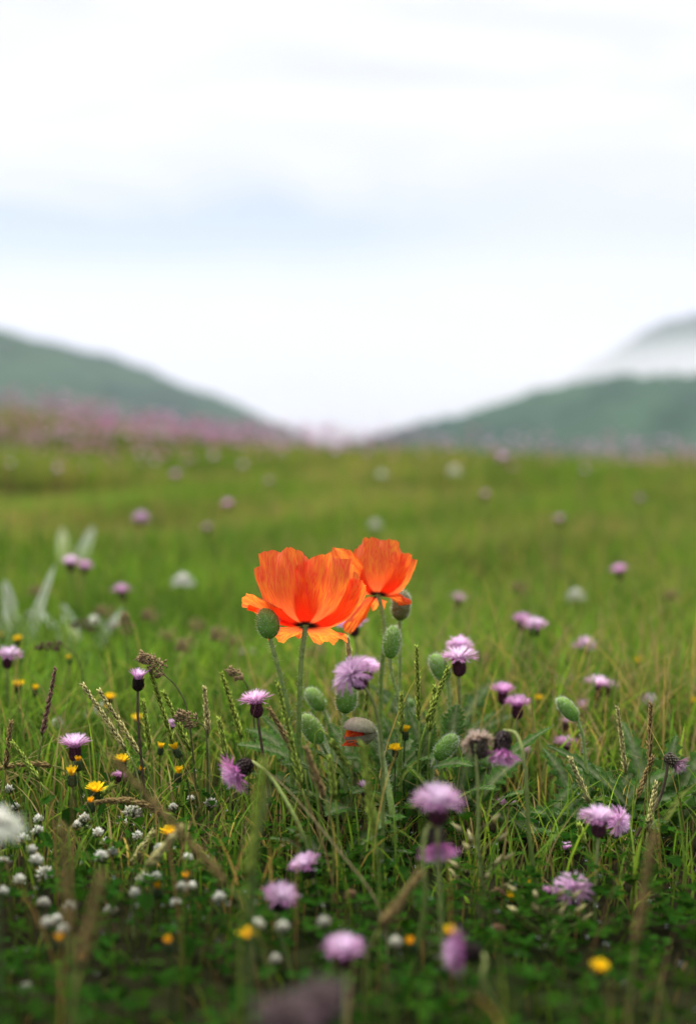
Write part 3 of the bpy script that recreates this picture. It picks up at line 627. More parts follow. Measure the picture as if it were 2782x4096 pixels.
# ---- toothed hairy leaves
def leaf(t, base, B, T, arch, W, lobes=8, col=(0.040, 0.115, 0.022), col2=(0.07, 0.15, 0.028), seed=0, droop=0.3, hair=True, depth=0.45, face=None):
    r = random.Random(seed); n = lobes * 4 + 1; B = Vector(B); T = Vector(T); mid = (B + T) / 2 + Vector((0, 0, arch))
    pts = bez(B, B.lerp(mid, 0.75), T.lerp(mid, 0.6), T, n); V = []; C = []; P_ = []; D_ = []
    for i, p in enumerate(pts):
        s = i / (n - 1); tn = (pts[min(i + 1, n - 1)] - pts[max(i - 1, 0)]).normalized()
        up = Vector(face) if face else Vector((0.05, -0.35, 1)); sd = tn.cross(up)
        sd = sd.normalized() if sd.length > 1e-4 else Vector((1, 0, 0)); nm = sd.cross(tn).normalized()
        env = W * 0.5 * (math.sin(math.pi * min(1, s ** 0.72)) ** 0.8 + 0.03)
        saw = ((i % 4) / 4.0); tooth = (1 - depth) + depth * (1.0 - abs(saw - 0.5) * 2) ** 0.9 + r.uniform(-.06, .06)
        for q, f in ((-1, 1.0), (-1, 0.5), (0, 0), (1, 0.5), (1, 1.0)):
            tt = tooth if f == 1.0 else 1.0
            adv = tn * (env * 0.35 * tooth if f == 1.0 else 0)
            lift = nm * (env * (0.30 * f - droop * f * f) + (r.gauss(0, 0.04) * env if f else -0.0005))
            v = p + sd * q * env * f * tt + adv + lift; V.append(tuple(v)); k = min(1, 0.6 * f + 0.4 * s)
            c = V3(col) * (1 - k) + V3(col2) * k
            if f == 0: c = V3((0.16, 0.20, 0.10))
            C.append(c)
            if hair and f == 1.0:
                for _ in range(2): P_.append(v + tn * r.uniform(-.002, .002)); D_.append(sd * q + tn * 0.4 + nm * 0.4)
            elif hair and r.random() < 0.9: P_.append(v); D_.append(nm + tn * 0.5)
    F = [(i * 5 + j, i * 5 + j + 1, (i + 1) * 5 + j + 1, (i + 1) * 5 + j) for i in range(n - 1) for j in range(4)]
    g = G(); g.add(V, F, C); o = g.build('leaf', M_LEAF, t, base)
    if hair:
        h = G(); hairs(h, P_, D_, 0.0030, 0.00007, (0.46, 0.60, 0.34)); ho = h.build('hairs', M_HAIR, o, base, smooth=False); ho['kind'] = 'stuff'
    return o
cb = P(860, 1860, 1.38); cb = Vector((cb.x, cb.y, gz(cb.x, cb.y)))
clump = thing('poppy_leaf_clump', 'clump of hairy toothed green leaves at the foot of the poppies', 'leaves', cb)
# leaves one can tell apart: base and tip on the grid with their distance
for i, (b, tp, arch, W) in enumerate([
    ((700, 1740, 1.36), (540, 1690, 1.33), 0.010, 0.030), ((660, 1720, 1.37), (560, 1655, 1.40), 0.012, 0.026), ((760, 1800, 1.36), (640, 1735, 1.30), 0.018, 0.034), ((800, 1800, 1.36), (700, 1702, 1.30), 0.020, 0.036),
    ((860, 1780, 1.36), (775, 1725, 1.31), 0.022, 0.034), ((900, 1790, 1.36), (985, 1722, 1.31), 0.022, 0.032), ((940, 1780, 1.38), (1070, 1738, 1.33), 0.020, 0.034), ((1000, 1850, 1.34), (920, 1735, 1.28), 0.012, 0.030),
    ((1020, 1700, 1.38), (1036, 1598, 1.40), 0.004, 0.026), ((1065, 1840, 1.30), (1190, 1712, 1.30), 0.010, 0.030), ((1040, 1800, 1.36), (1085, 1650, 1.38), 0.004, 0.028), ((1060, 1830, 1.36), (1150, 1690, 1.40), 0.010, 0.030),
    ((980, 1760, 1.40), (925, 1610, 1.44), 0.004, 0.024), ((870, 1830, 1.34), (800, 1800, 1.24), 0.016, 0.032), ((930, 1840, 1.32), (1005, 1830, 1.22), 0.018, 0.032), ((740, 1840, 1.34), (655, 1800, 1.27), 0.014, 0.028),
    ((1010, 1840, 1.34), (1120, 1790, 1.27), 0.016, 0.030), ((820, 1760, 1.42), (745, 1640, 1.46), 0.006, 0.028), ((880, 1760, 1.42), (960, 1660, 1.48), 0.008, 0.028), ((1100, 1850, 1.34), (1185, 1800, 1.30), 0.012, 0.028),
    ((950, 1740, 1.36), (985, 1640, 1.36), 0.004, 0.022), ((820, 1850, 1.30), (740, 1850, 1.22), 0.014, 0.030), ((900, 1860, 1.30), (860, 1880, 1.18), 0.016, 0.030)]):
    leaf(clump, cb, P(*b), P(*tp), arch, W, random.choice((7, 8, 9)), seed=100 + i, col=tuple(V3((0.036, 0.105, 0.022)) * random.uniform(0.75, 1.25)))
for i in range(16):
    a = random.uniform(0, 6.28); L = random.uniform(0.09, 0.15); b = cb + Vector((random.uniform(-.07, .07), random.uniform(-.03, .05), 0.0))
    leaf(clump, cb, b, b + Vector((math.cos(a) * L * .75, math.sin(a) * L * .5, random.uniform(0.05, 0.105))), 0.02, random.uniform(0.024, 0.034), 7, seed=200 + i, col=tuple(V3((0.030, 0.092, 0.020)) * random.uniform(0.7, 1.2)))
def rosette(label, fx, fy, d, n, L0, L1, W, seed, col=(0.032, 0.095, 0.018), col2=(0.055, 0.125, 0.022), hair=True, rise=(0.03, 0.08), name='leafy_plant', lobes=8, depth=0.58, cat='plant', tips=None):
    r = random.Random(seed); c = P(fx, fy, d); base = Vector((c.x, c.y, gz(c.x, c.y))); t = thing(name, label, cat, base)
    for i in range(n):
        a = i * 2.4 + r.uniform(-.4, .4); L = r.uniform(L0, L1)
        tp = base + Vector((math.cos(a) * L, math.sin(a) * L * 0.8, r.uniform(*rise)))
        leaf(t, base, base + Vector((0, 0, 0.004)), tp, L * 0.25, W * r.uniform(0.8, 1.2), lobes, seed=seed * 50 + i, col=tuple(V3(col) * r.uniform(0.8, 1.2)), col2=tuple(V3(col2) * r.uniform(0.8, 1.2)), hair=hair, depth=depth)
    return t
rosette('toothed leaves under the solitary nodding bud', 1335, 1880, 1.37, 9, 0.06, 0.11, 0.026, 5)
rosette('dark toothed leafy plant under the withered drooping knapweed', 1490, 1890, 1.36, 10, 0.06, 0.12, 0.032, 6, rise=(0.04, 0.11))
rosette('low broad leafy plant between the leaf clump and the paired knapweeds', 1230, 1905, 1.34, 9, 0.05, 0.09, 0.028, 7, rise=(0.02, 0.05))
rosette('small leafy plant in front of the poppy leaf clump', 760, 1960, 1.22, 8, 0.04, 0.07, 0.022, 8, rise=(0.02, 0.05), hair=False)
rosette('grey green leafy plant at the far edge of the poppy leaf clump', 1000, 1800, 1.62, 8, 0.07, 0.12, 0.03, 9, rise=(0.06, 0.12), col=(0.05, 0.10, 0.05))
SIL = dict(col=(0.60, 0.68, 0.60), col2=(0.72, 0.78, 0.72), hair=False, name='silvery_plant', lobes=3, depth=0.08)
rosette('silvery white leaved plant with one tall upright leaf', 45, 1540, 2.4, 5, 0.04, 0.08, 0.026, 11, rise=(0.09, 0.19), **SIL)
rosette('silvery white leaved plant with flat spreading leaves', 190, 1530, 2.4, 5, 0.05, 0.08, 0.026, 12, rise=(0.08, 0.13), **SIL)
rosette('pair of pale silvery leaves in the meadow far behind the knapweed pair', 155, 1380, 3.6, 4, 0.04, 0.08, 0.036, 13, rise=(0.10, 0.20), **SIL)

# ================================================================== KNAPWEEDS
K = knapweed
K(315, 1530, 1.30, 'half open pink knapweed beside a drooping grass panicle', 4, 0.1, 0.82, 'narrow', 1, (0.006, 0.01), brown=True)
K(579, 1583, 1.31, 'crisp pink and white knapweed left of the bud stalks', -6, 0.1, 0.98, 'pale', 0, (0.012, 0.01), brown=True)
K(170, 1683, 1.32, 'lilac knapweed with spiky florets above yellow hawkbits', 0, 0.1, 0.98, 'pale', 0, (-0.008, 0.01))
K(527, 1760, 1.19, 'magenta knapweed nodding to the side with its dark cup turned up', -122, 0.55, 1.10, 'magenta', 1, (0.06, -0.05), via=[(690, 1900, 1.12), (620, 1770, 1.16), (585, 1737, 1.185)])
K(790, 1520, 1.16, 'big soft pink knapweed head over the round bud', -40, 0.45, 1.15, 'ball', 0, (0.015, 0.02), kk=0.2)
K(838, 1508, 1.60, 'whitish pink knapweed peeping out behind the big soft one', 10, 0.3, 0.95, 'pale', 0, (0.0, 0.02))
K(1040, 1484, 1.44, 'tall pink knapweed on a dark red cup beside the leaning bud', -2, 0.12, 1.20, 'pale', 0, (0.0, 0.02))
K(1043, 1455, 1.56, 'pale knapweed right behind the tall one on a dark red cup', 3, 0.1, 1.0, 'ball', 0, (0.01, 0.02))
K(1140, 1562, 1.58, 'pink knapweed standing behind its brighter neighbour by the seed head', 0, 0.1, 0.95, 'magenta', 0, (-0.01, 0.02))
K(1174, 1592, 1.52, 'bright pink knapweed in front of its twin by the seed head', 2, 0.12, 1.0, 'magenta', 0, (0.004, 0.02))
K(1282, 1682, 1.56, 'small pink knapweed left of the solitary bud stalk', -3, 0.1, 0.88, 'magenta', 0, (-0.03, 0.02))
K(1137, 1716, 1.14, 'upside down magenta knapweed hanging beside the seed head', 188, 0.45, 1.10, 'magenta', 1, (0.03, -0.02), via=[(1200, 1900, 1.12), (1190, 1740, 1.12), (1172, 1668, 1.135)])
K(1081, 1672, 1.15, 'withered tan seed head seen from behind on a pale stalk', -12, -0.8, 1.02, 'seed', 2, (0.006, -0.03), via=[(1087, 1960, 1.12), (1084, 1800, 1.13), (1078, 1690, 1.14)])
K(993, 1808, 0.96, 'large blurred pink knapweed with a white crown below the buds', 0, 0.22, 1.10, 'pale', 0, (0.004, -0.01))
K(994, 1932, 0.97, 'dark topped knapweed hanging its pink florets down', 172, 0.75, 0.95, 'magenta', 1, (-0.02, -0.01), via=[(962, 2060, 0.95), (958, 1940, 0.95), (968, 1880, 0.96)])
K(1359, 1848, 1.12, 'pale pink knapweed overlapping a magenta one at the leafy patch', 2, 0.1, 0.98, 'pale', 0, (-0.004, -0.01))
K(1410, 1864, 1.22, 'magenta knapweed facing forward beside a pale pink one', 80, 0.9, 0.85, 'ball', 0, (0.03, 0.02))
K(1541, 1738, 1.31, 'withered drooping knapweed with a tangle of brown bracts', 125, 0.35, 0.86, 'dusty', 2, (-0.08, -0.02), via=[(1400, 1985, 1.28), (1445, 1890, 1.30), (1492, 1820, 1.31), (1512, 1745, 1.31)], brown=True)
K(1297, 2004, 1.10, 'round lilac knapweed above the clover leaves', -3, 0.35, 1.0, 'ball', 0, (-0.02, -0.02))
K(825, 1780, 1.30, 'tiny half open pink knapweed in front of the leaf clump', 2, 0.1, 0.55, 'narrow', 0, (0.006, 0.005), brown=True)
K(690, 1955, 1.08, 'soft pink knapweed above a second one in the low grass', -22, 0.2, 0.78, 'pale', 1, (0.012, 0.0))
K(638, 2028, 0.98, 'fluffy pale knapweed below another in the low grass', 12, 0.4, 0.80, 'pale', 1, (0.01, 0.0))
K(780, 2146, 0.86, 'blurred lilac knapweed standing above a dark withered head', 0, 0.25, 0.80, 'pale', 0, (0.0, -0.01))
K(1030, 2158, 0.86, 'blurred lilac knapweed bent sideways with its cup to the right', -82, 0.2, 0.92, 'magenta', 1, (0.04, 0.01), via=[(1105, 2250, 0.85), (1100, 2180, 0.855)])
K(1283, 1919, 1.26, 'tiny pale daisy like knapweed above the round lilac one', 4, 0.25, 0.52, 'narrow', 2, (0.003, 0.01), brown=True)
K(1238, 2012, 1.14, 'closed dark knapweed bud with a pink tip', 0, 0.1, 0.80, 'bud', 0, (0.0, 0.01))
K(1152, 1818, 1.42, 'small magenta knapweed half hidden right of the leaf clump', 6, 0.2, 0.65, 'magenta', 0, (0.0, 0.01))
K(145, 1755, 1.55, 'dusty pink knapweed behind the yellow hawkbits', 5, 0.3, 0.85, 'dusty', 0, (0.0, 0.01))
K(271, 1755, 1.36, 'small magenta tip of a knapweed under a hawkbit', 5, 0.0, 0.45, 'magenta', 0, (0.0, 0.01))
K(390, 1637, 1.42, 'tiny mauve knapweed among the drooping panicles', 0, 0.2, 0.42, 'ball', 0, (0.0, 0.01))
K(655, 2292, 0.57, 'dark withered knapweed head close to the lens', 10, 0.2, 0.85, 'withered', 2, (-0.01, 0.02))
K(715, 2262, 0.60, 'grey brown withered twin of the close dark knapweed head', -20, 0.3, 0.85, 'withered', 2, (0.02, 0.02))
FARK = [(20, 1480, 1.9, .95, 'pale'), (160, 1270, 3.0, 1.1, 'pale'), (193, 1280, 3.2, 1.0, 'magenta'), (275, 1335, 2.9, 1.1, 'magenta'), (320, 1168, 4.0, 1.25, 'ball'), (516, 1140, 4.8, 1.1, 'magenta'), (398, 1075, 6.5, 1.3, 'magenta'),
        (1403, 1290, 3.3, 1.1, 'magenta'), (1184, 1403, 2.3, 0.95, 'magenta'), (1212, 1412, 2.2, 1.0, 'pale'), (1327, 1455, 2.3, 1.0, 'ball'), (1040, 1355, 3.0, 1.0, 'dusty'), (1355, 1547, 2.0, 1.05, 'pale'), (1383, 1552, 2.05, 0.7, 'dusty'),
        (1283, 1545, 2.3, 0.9, 'dusty'), (1475, 1587, 2.1, 0.85, 'pale'), (1140, 1035, 6.5, 1.5, 'pale'), (1268, 1175, 4.5, 1.1, 'dusty'), (798, 1408, 1.95, 1.0, 'magenta'), (560, 1480, 2.6, 1.0, 'dusty'), (1325, 1600, 2.0, 0.8, 'dusty'), (1285, 1635, 1.9, 0.6, 'dusty'), (610, 1090, 6, 1.1, 'dusty'), (470, 1195, 4.4, 1, 'dusty'), (1100, 1120, 5, 1.1, 'dusty'), (1450, 1130, 6, 1.2, 'dusty'), (260, 1420, 2.8, .9, 'dusty'), (1190, 1700, 1.8, .6, 'dusty')]
for fx, fy, d, sc, kd in FARK:
    d *= 0.86; sc *= 1.08
    K(fx, fy, d, {'pale': 'blurred pale pink knapweed in the meadow behind the poppies', 'magenta': 'blurred magenta knapweed in the meadow behind the poppies', 'ball': 'blurred round lilac knapweed in the meadow behind the poppies', 'dusty': 'blurred dusty rose knapweed in the meadow behind the poppies'}[kd], random.uniform(-12, 12), random.uniform(0, .35), sc, kd, 0, (random.uniform(-.02, .02), 0.02), kd + ' knapweeds behind the poppies')
# farther ones standing singly: simpler heads
LOWT = {c: tuft_mesh('florets', 26, PINKI, o, 88, 0.0155, seed=40 + i, width=0.0016) for i, (c, o) in enumerate((('a', PINKO), ('b', MAGO), ('c', (0.42, 0.22, 0.32))))}
LOWC = cup_mesh('bract_cup', (0.05, 0.02, 0.03), (0.1, 0.05, 0.06), k=7, scales=False)
gs = G(); gs.tube([(0, 0, -0.30), (0.004, 0, -0.15), (0, 0, 0)], [0.0018, 0.0016, 0.0012], (0.12, 0.15, 0.06), 5); so = gs.build('stem', M_STEM); LOWS = so.data; bpy.data.objects.remove(so)
cnt = 0
while cnt < 200:
    y = 6.5 + 7.5 * random.random() ** 0.7; x = random.uniform(-0.27, 0.27) * y
    if random.random() > (0.12 + 0.88 * float(sstep(8, 13, y))) * (1.0 if x < 0.02 * y else 0.6): continue
    h = random.uniform(0.24, 0.36); z = gz(x, y); sc = random.uniform(1.0, 1.5)
    t = thing('knapweed', 'far blurred pink knapweed below the crest of the meadow', 'flower', (x, y, z), 'far knapweeds below the crest')
    for nm, me in (('stem', LOWS), ('bract_cup', LOWC), ('florets', LOWT[random.choice('aabbc')])):
        o = link(nm, me, t); o.location = (0, 0, h); o.scale = (sc, sc, sc) if nm != 'stem' else (1, 1, h / 0.30 * 1.02)
        if nm == 'florets': o['kind'] = 'stuff'
    cnt += 1
# and the pink mass along the crest where no flower can be told from the next
n = 12000; yy = 8.5 + 10.5 * rng.random(n) ** 0.75; xx = rng.uniform(-0.42, 0.42, n) * yy
kp = rng.random(n) < np.clip(0.55 - 2.4 * xx / yy, 0.20, 1.0) * (0.18 + 0.82 * sstep(9.0, 14.5, yy)) * np.clip(0.45 + 0.8 * vnoise(xx, yy, 1.6, 21), 0.08, 1); xx, yy = xx[kp], yy[kp]; n = len(xx)
zz = ground(xx, yy); hh = 0.18 + 0.24 * rng.random(n) ** 1.7; rr = rng.uniform(0.015, 0.026, n)
pal = np.array([(0.70, 0.28, 0.52), (0.68, 0.38, 0.54), (0.58, 0.24, 0.36), (0.52, 0.34, 0.30), (0.76, 0.56, 0.66)]); cc = pal[rng.integers(0, 5, n)] * rng.uniform(0.8, 1.15, (n, 1))
ring = np.array([[math.cos(a), math.sin(a), 0.15] for a in np.arange(6) * math.pi / 3]); dome = np.concatenate([ring, ring * 0.6 + [0, 0, 0.42], [[0, 0, 0.75]], [[0, 0, -0.55]]])
V = (np.stack([xx, yy, zz + hh], -1)[:, None] + dome[None] * rr[:, None, None]).reshape(-1, 3)
F = np.array([f for j in range(6) for f in ((j, (j + 1) % 6, 6 + (j + 1) % 6), (j, 6 + (j + 1) % 6, 6 + j), (6 + j, 6 + (j + 1) % 6, 12), ((j + 1) % 6, j, 13))])
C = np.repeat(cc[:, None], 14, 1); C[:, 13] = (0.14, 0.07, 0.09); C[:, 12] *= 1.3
Q = (np.arange(n)[:, None, None] * 14 + F[None]).reshape(-1, 3)
sv, sq, scol = blades(n, xx, yy, hh * 1.0, np.full(n, 0.005), rng.uniform(0, 6, n), np.zeros(n), np.tile(V3((0.09, 0.12, 0.05)), (n, 1)), np.tile(V3((0.12, 0.13, 0.07)), (n, 1)), 1)
sq3 = np.concatenate([sq[:, [0, 1, 2]], sq[:, [0, 2, 3]]])
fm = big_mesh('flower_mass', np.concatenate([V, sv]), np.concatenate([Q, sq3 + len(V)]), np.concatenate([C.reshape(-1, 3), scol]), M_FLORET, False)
tag(fm, 'pink haze of countless knapweeds along the crest of the meadow', 'flowers', 'stuff')

# ================================================================== HAWKBITS, CLOVER, WHITE HEADS
def rays_mesh(name, n, spread, ln, w, c1, c2, base, seed):
    r = random.Random(seed); g = G()
    for i in range(n):
        f = (i + .5) / n; th = R(spread) * (0.25 + 0.75 * f) + r.gauss(0, .08); a = i * 2.4 + r.gauss(0, .1); u = Vector((math.cos(a), math.sin(a), 0)); sd = Vector((-u.y, u.x, 0))
        p0 = Vector((0, 0, base)) + u * 0.0012; L = ln * (0.7 + 0.3 * f) * r.uniform(.85, 1.1); p1 = p0 + (u * math.sin(th * .7) + Vector((0, 0, math.cos(th * .7)))) * L * .5; p2 = p1 + (u * math.sin(th * 1.15) + Vector((0, 0, math.cos(th * 1.15)))) * L * .5
        g.strip([p0, p1, p2], [w * .5, w, w * .95], sd, V3(c1) * r.uniform(.85, 1.1), V3(c2) * r.uniform(.9, 1.1))
        for q in (-.7, 0, .7): g.strip([p2 + sd * w * q, p2 + sd * w * q + (p2 - p1).normalized() * w * .9], [w * .3, w * .12], sd, c2)
    o = g.build(name, M_FLORET, smooth=False); me = o.data; bpy.data.objects.remove(o); return me
YR = [rays_mesh('rays', 34, 62, 0.0095, 0.0011, (0.80, 0.46, 0.01), (0.92, 0.68, 0.02), 0.0085, 1), rays_mesh('rays', 24, 28, 0.0085, 0.0011, (0.78, 0.44, 0.01), (0.90, 0.64, 0.02), 0.0085, 2), rays_mesh('rays', 16, 20, 0.0055, 0.001, (0.72, 0.34, 0.01), (0.82, 0.46, 0.015), 0.0085, 3)]
def small_cup(name, col, tip, r=0.0034, h=0.010, k=9):
    g = G(); lathe(g, [(0.0008, 0), (r * .75, h * .12), (r, h * .4), (r * .88, h * .75), (r * .8, h * .95), (r * .5, h)], k, col)
    for row in range(3):
        for j in range(9):
            a = 2 * math.pi * (j + .5 * row) / 9; u = Vector((math.cos(a), math.sin(a), 0)); z = h * (.05 + .27 * row); g.spindle(u * r * .85 + Vector((0, 0, z)), u * r * (1.15 if row < 2 else 1.0) + Vector((0, 0, z + h * .5)), 0.0007, col, tip)
    o = g.build(name, M_CUP); me = o.data; bpy.data.objects.remove(o); return me
HC = small_cup('bract_cup', (0.045, 0.075, 0.025), (0.03, 0.035, 0.02))
def hawkbit(fx, fy, d, label, kind=0, ax=0.0, tw=0.15, sc=1.0, lean=(0, 0), group=None):
    axis = screen_axis(ax, tw); C = P(fx, fy, d); tipp = C - axis * 0.0125 * sc; bx, by = tipp.x + lean[0], tipp.y + lean[1]; base = Vector((bx, by, gz(bx, by) - .005))
    t = thing('hawkbit', label, 'flower', base, group); g = G(); g.tube(stem_path(base, tipp, axis, 8), np.linspace(.0011, .0008, 8) * sc, (0.06, 0.10, 0.03), 5, (0.08, 0.12, 0.035)); g.build('stem', M_STEM, t, base)
    Mx = Matrix.Translation(tipp - base) @ frame(axis, random.uniform(0, 6)) @ Matrix.Scale(sc, 4)
    for nm, me in (('bract_cup', HC), ('rays', YR[kind])):
        o = link(nm, me, t); o.matrix_local = Mx
        if nm == 'rays': o['kind'] = 'stuff'
    return t
H = hawkbit
H(218, 1788, 1.27, 'open yellow hawkbit above an arching brown grass spike', 0, 5, .2, 1.1, (.01, .0))
H(177, 1720, 1.29, 'ragged yellow hawkbit directly under the lilac knapweed', 2, 0, 0, 1.0, (.01, .01))
H(163, 1751, 1.28, 'yellow hawkbit in a hairy cup beside the ragged one', 1, -3, 0, 1.15, (.01, .01))
H(278, 1722, 1.33, 'round yellow hawkbit behind a slanting grass blade', 0, 0, .1, 1.0, (.0, .01))
H(396, 1694, 1.31, 'half closed yellow hawkbit beside a hairy bud', 1, -25, 0, .95, (.01, .0))
H(365, 1692, 1.40, 'small yellow hawkbit left of the half closed one', 1, 5, 0, .8, (.0, .01))
H(405, 1748, 1.30, 'narrow yellow hawkbit under the half closed one', 1, 5, 0, .95, (.0, .01))
H(321, 1743, 1.31, 'small withered orange hawkbit', 2, 40, 0, .85, (.0, .01))
H(205, 1813, 1.24, 'closed yellow hawkbit bud beside the open one', 2, -5, 0, 1.0, (.01, .0))
H(384, 1886, 1.17, 'flat bright yellow hawkbit over the clover', 0, 0, .1, 1.05, (.0, .0))
H(920, 1654, 1.37, 'yellow hawkbit between the grass spikes and the poppy leaves', 1, 4, .1, .95, (.0, .01))
H(896, 1697, 1.34, 'low yellow hawkbit on the edge of the poppy leaves', 0, 0, .3, .8, (.0, .01))
H(1160, 2036, 1.13, 'yellow hawkbit beside two brown withered clover heads', 1, 2, .15, 1.1, (.0, .0))
H(1196, 2000, 1.15, 'tiny orange hawkbit near the closed knapweed bud', 2, 0, 0, .8, (.0, .0))
H(563, 2118, 0.90, 'blurred yellow hawkbit low in the front grass', 0, 0, .3, .8, (.0, .0))
H(1020, 2115, 0.92, 'blurred yellow hawkbit behind the sideways knapweed', 1, 0, .2, .9, (.0, .0))
H(1360, 2193, 0.86, 'blurred yellow hawkbit over the broad front leaves', 0, 0, .3, .75, (.0, .0))
for fx, fy, d, k, s in [(43, 1551, 1.65, 0, 1.0), (81, 1560, 1.65, 1, .9), (250, 1580, 1.62, 0, .95), (243, 1602, 1.7, 1, .7), (312, 1628, 1.6, 0, 1.0), (40, 1448, 1.9, 0, .9), (156, 1492, 1.75, 1, .8), (1222, 1583, 1.8, 0, .9), (1445, 1498, 2.0, 0, 1.0), (1570, 1590, 1.75, 1, .9), (1269, 1704, 1.7, 1, .8), (655, 1470, 2.2, 0, .9), (5, 1440, 2.2, 1, .9), (1462, 1640, 1.8, 1, .6)]:
    H(fx, fy, d, 'small blurred yellow hawkbit in the grass behind the sharp flowers', k, random.uniform(-8, 8), .15, s, (random.uniform(-.01, .01), .01), 'hawkbits behind the sharp flowers')
for fx, fy, d in [(930, 2132, .92), (380, 2130, .92), (135, 2125, .9), (185, 2170, .86), (420, 1985, 1.08), (357, 2008, 1.06), (258, 1992, 1.15)]:
    H(fx, fy, d, 'small dull yellow hawkbit deep in the dark front grass', 2, random.uniform(-30, 30), .2, .9, (0, 0), 'hawkbits in the dark front grass')

def clover_mesh(seed, c1, c2):
    r = random.Random(seed); g = G(); lathe(g, [(.0006, -.001), (.003, .001), (.0036, .004), (.002, .007)], 8, (0.10, 0.14, 0.05))
    for i in range(30):
        f = (i + .5) / 30; th = 0.08 + 1.5 * f ** 0.8; a = i * 2.4 + r.gauss(0, .12); u = Vector((math.cos(a), math.sin(a), 0)); d = u * math.sin(th) + Vector((0, 0, math.cos(th)))
        b = Vector((0, 0, .003)) + d * .0018; L = r.uniform(.0062, .0084) * (1 - .25 * f); tip = b + (d * .85 + Vector((0, 0, .5 - .35 * f))).normalized() * L; c = V3(c1) * (1 - f ** 3) + V3(c2) * f ** 3; c = c * r.uniform(.85, 1.1)
        g.spindle(b, b.lerp(tip, .75) + u * .0003, .0007, c * .6, c); g.spindle(b.lerp(tip, .30), tip, .0017, c * .95, c)
    o = g.build('flower_head', M_FLORET); me = o.data; bpy.data.objects.remove(o); return me
CLV = [clover_mesh(1, (0.84, 0.85, 0.74), (0.50, 0.54, 0.30)), clover_mesh(2, (0.70, 0.71, 0.58), (0.36, 0.27, 0.15)), clover_mesh(3, (0.20, 0.12, 0.07), (0.13, 0.08, 0.05))]
def clover(fx, fy, d, kind=0, sc=1.0, label=None, group=None, name='white_clover'):
    C = P(fx, fy, d); ax = screen_axis(random.uniform(-15, 15), random.uniform(-.1, .3)); tipp = C - ax * .005 * sc; bx, by = tipp.x + random.uniform(-.012, .012), tipp.y + random.uniform(-.005, .015); base = Vector((bx, by, gz(bx, by) - .004))
    if tipp.z < base.z + .015: tipp.z = base.z + .015
    t = thing(name, label, 'flower', base, group); g = G(); g.tube(stem_path(base, tipp, ax, 6), np.full(6, .0007), (0.06, 0.11, 0.03), 5); g.build('stem', M_STEM, t, base)
    o = link('flower_head', CLV[kind], t); o.matrix_local = Matrix.Translation(tipp - base) @ frame(ax, random.uniform(0, 6)) @ Matrix.Scale(sc, 4)
def dground(fy, z):
    """how far out a thing at height z above the near ground appears on grid row fy"""
    b = (fy * S - HORIZON) / FPX
    return (CAMZ - z) / max(b, 0.02)
for u, v in [(150, 410), (620, 370), (670, 430), (710, 490), (245, 285), (240, 360), (535, 280), (485, 320), (910, 150), (230, 545), (30, 550), (125, 670), (20, 740), (275, 815), (440, 840), (700, 860), (300, 945), (905, 660), (990, 645), (1185, 525), (1150, 720), (1210, 705), (1110, 810), (850, 750), (1385, 780), (55, 95), (1095, 210), (1205, 155), (815, 300), (870, 390), (200, 480), (640, 520), (1010, 470), (360, 915), (100, 205), (410, 990)]:
    fx, fy = u * .3594, 1758 + v * .3594
    clover(fx, fy, min(1.36, max(.85, dground(fy, .055 + random.uniform(-.01, .012)))), 0 if random.random() < .75 else 1, random.uniform(.62, .88), 'white clover head among dark clover leaves in the front turf', 'white clover heads')
for fx, fy in [(735, 2095), (897, 2140), (640, 2105), (585, 2100), (625, 2180), (60, 2300)]:
    clover(fx, fy, .92, 1, .72, 'blurred white clover head low in the front grass', 'blurred front clover heads')
clover(300, 1848, 1.26, 1, 1.45, 'large white clover head browning underneath')
clover(289 * .36 + 0, 1758 + 690 * .3594, 1.14, 1, 1.35, 'ragged cream clover head with browning lower florets')
clover(478, 1826, 1.30, 1, 1.0, 'cream clover head turning tan beside grass blades')
clover(797, 2036, 1.06, 2, .9, 'small tan clover head in the dark gap below the leaves')
clover(1129, 2034, 1.14, 2, 1.0, 'brown withered clover head beside a yellow hawkbit', None, 'withered_clover')
clover(1127, 2118, 1.02, 2, 1.1, 'brown withered clover head below the other withered one', None, 'withered_clover')
def white_head(fx, fy, d, sc, label, group=None):
    C = P(fx, fy, d); base = Vector((C.x, C.y + .01, gz(C.x, C.y + .01) - .004)); t = thing('white_flower', label, 'flower', base, group)
    g = G(); g.tube(stem_path(base, C, Vector((0, 0, 1)), 6), np.full(6, .0014), (0.09, 0.13, 0.05), 5); g.build('stem', M_STEM, t, base)
    o = link('florets', WT, t); o.matrix_local = Matrix.Translation(C - base - Vector((0, 0, .012 * sc))) @ Matrix.Scale(sc, 4); o['kind'] = 'stuff'
WT = tuft_mesh('florets', 150, (0.74, 0.76, 0.66), (0.62, 0.65, 0.52), 125, .013, 15, .0007)
white_head(-10, 1882, .84, 1.15, 'large fluffy white ball of a flower close by the clover')
white_head(414, 1322, 2.6, 1.55, 'blurred creamy white flower head left of the wide open poppy', None)
white_head(1305, 1355, 2.8, 1.5, 'blurred creamy white flower head behind the solitary bud', None)
for fx, fy, d, s in [(1030, 1070, 6.5, 2.3), (850, 1192, 4.8, 1.6), (865, 1078, 6.5, 1.7), (70, 1400, 2.7, 1.0), (214, 1412, 2.3, 1.0), (195, 1620, 1.8, .8), (230, 1612, 1.8, .9), (130, 1645, 1.7, .8)]:
    white_head(fx, fy, d, s, 'small blurred white flower head in the meadow grass', 'blurred white flower heads')

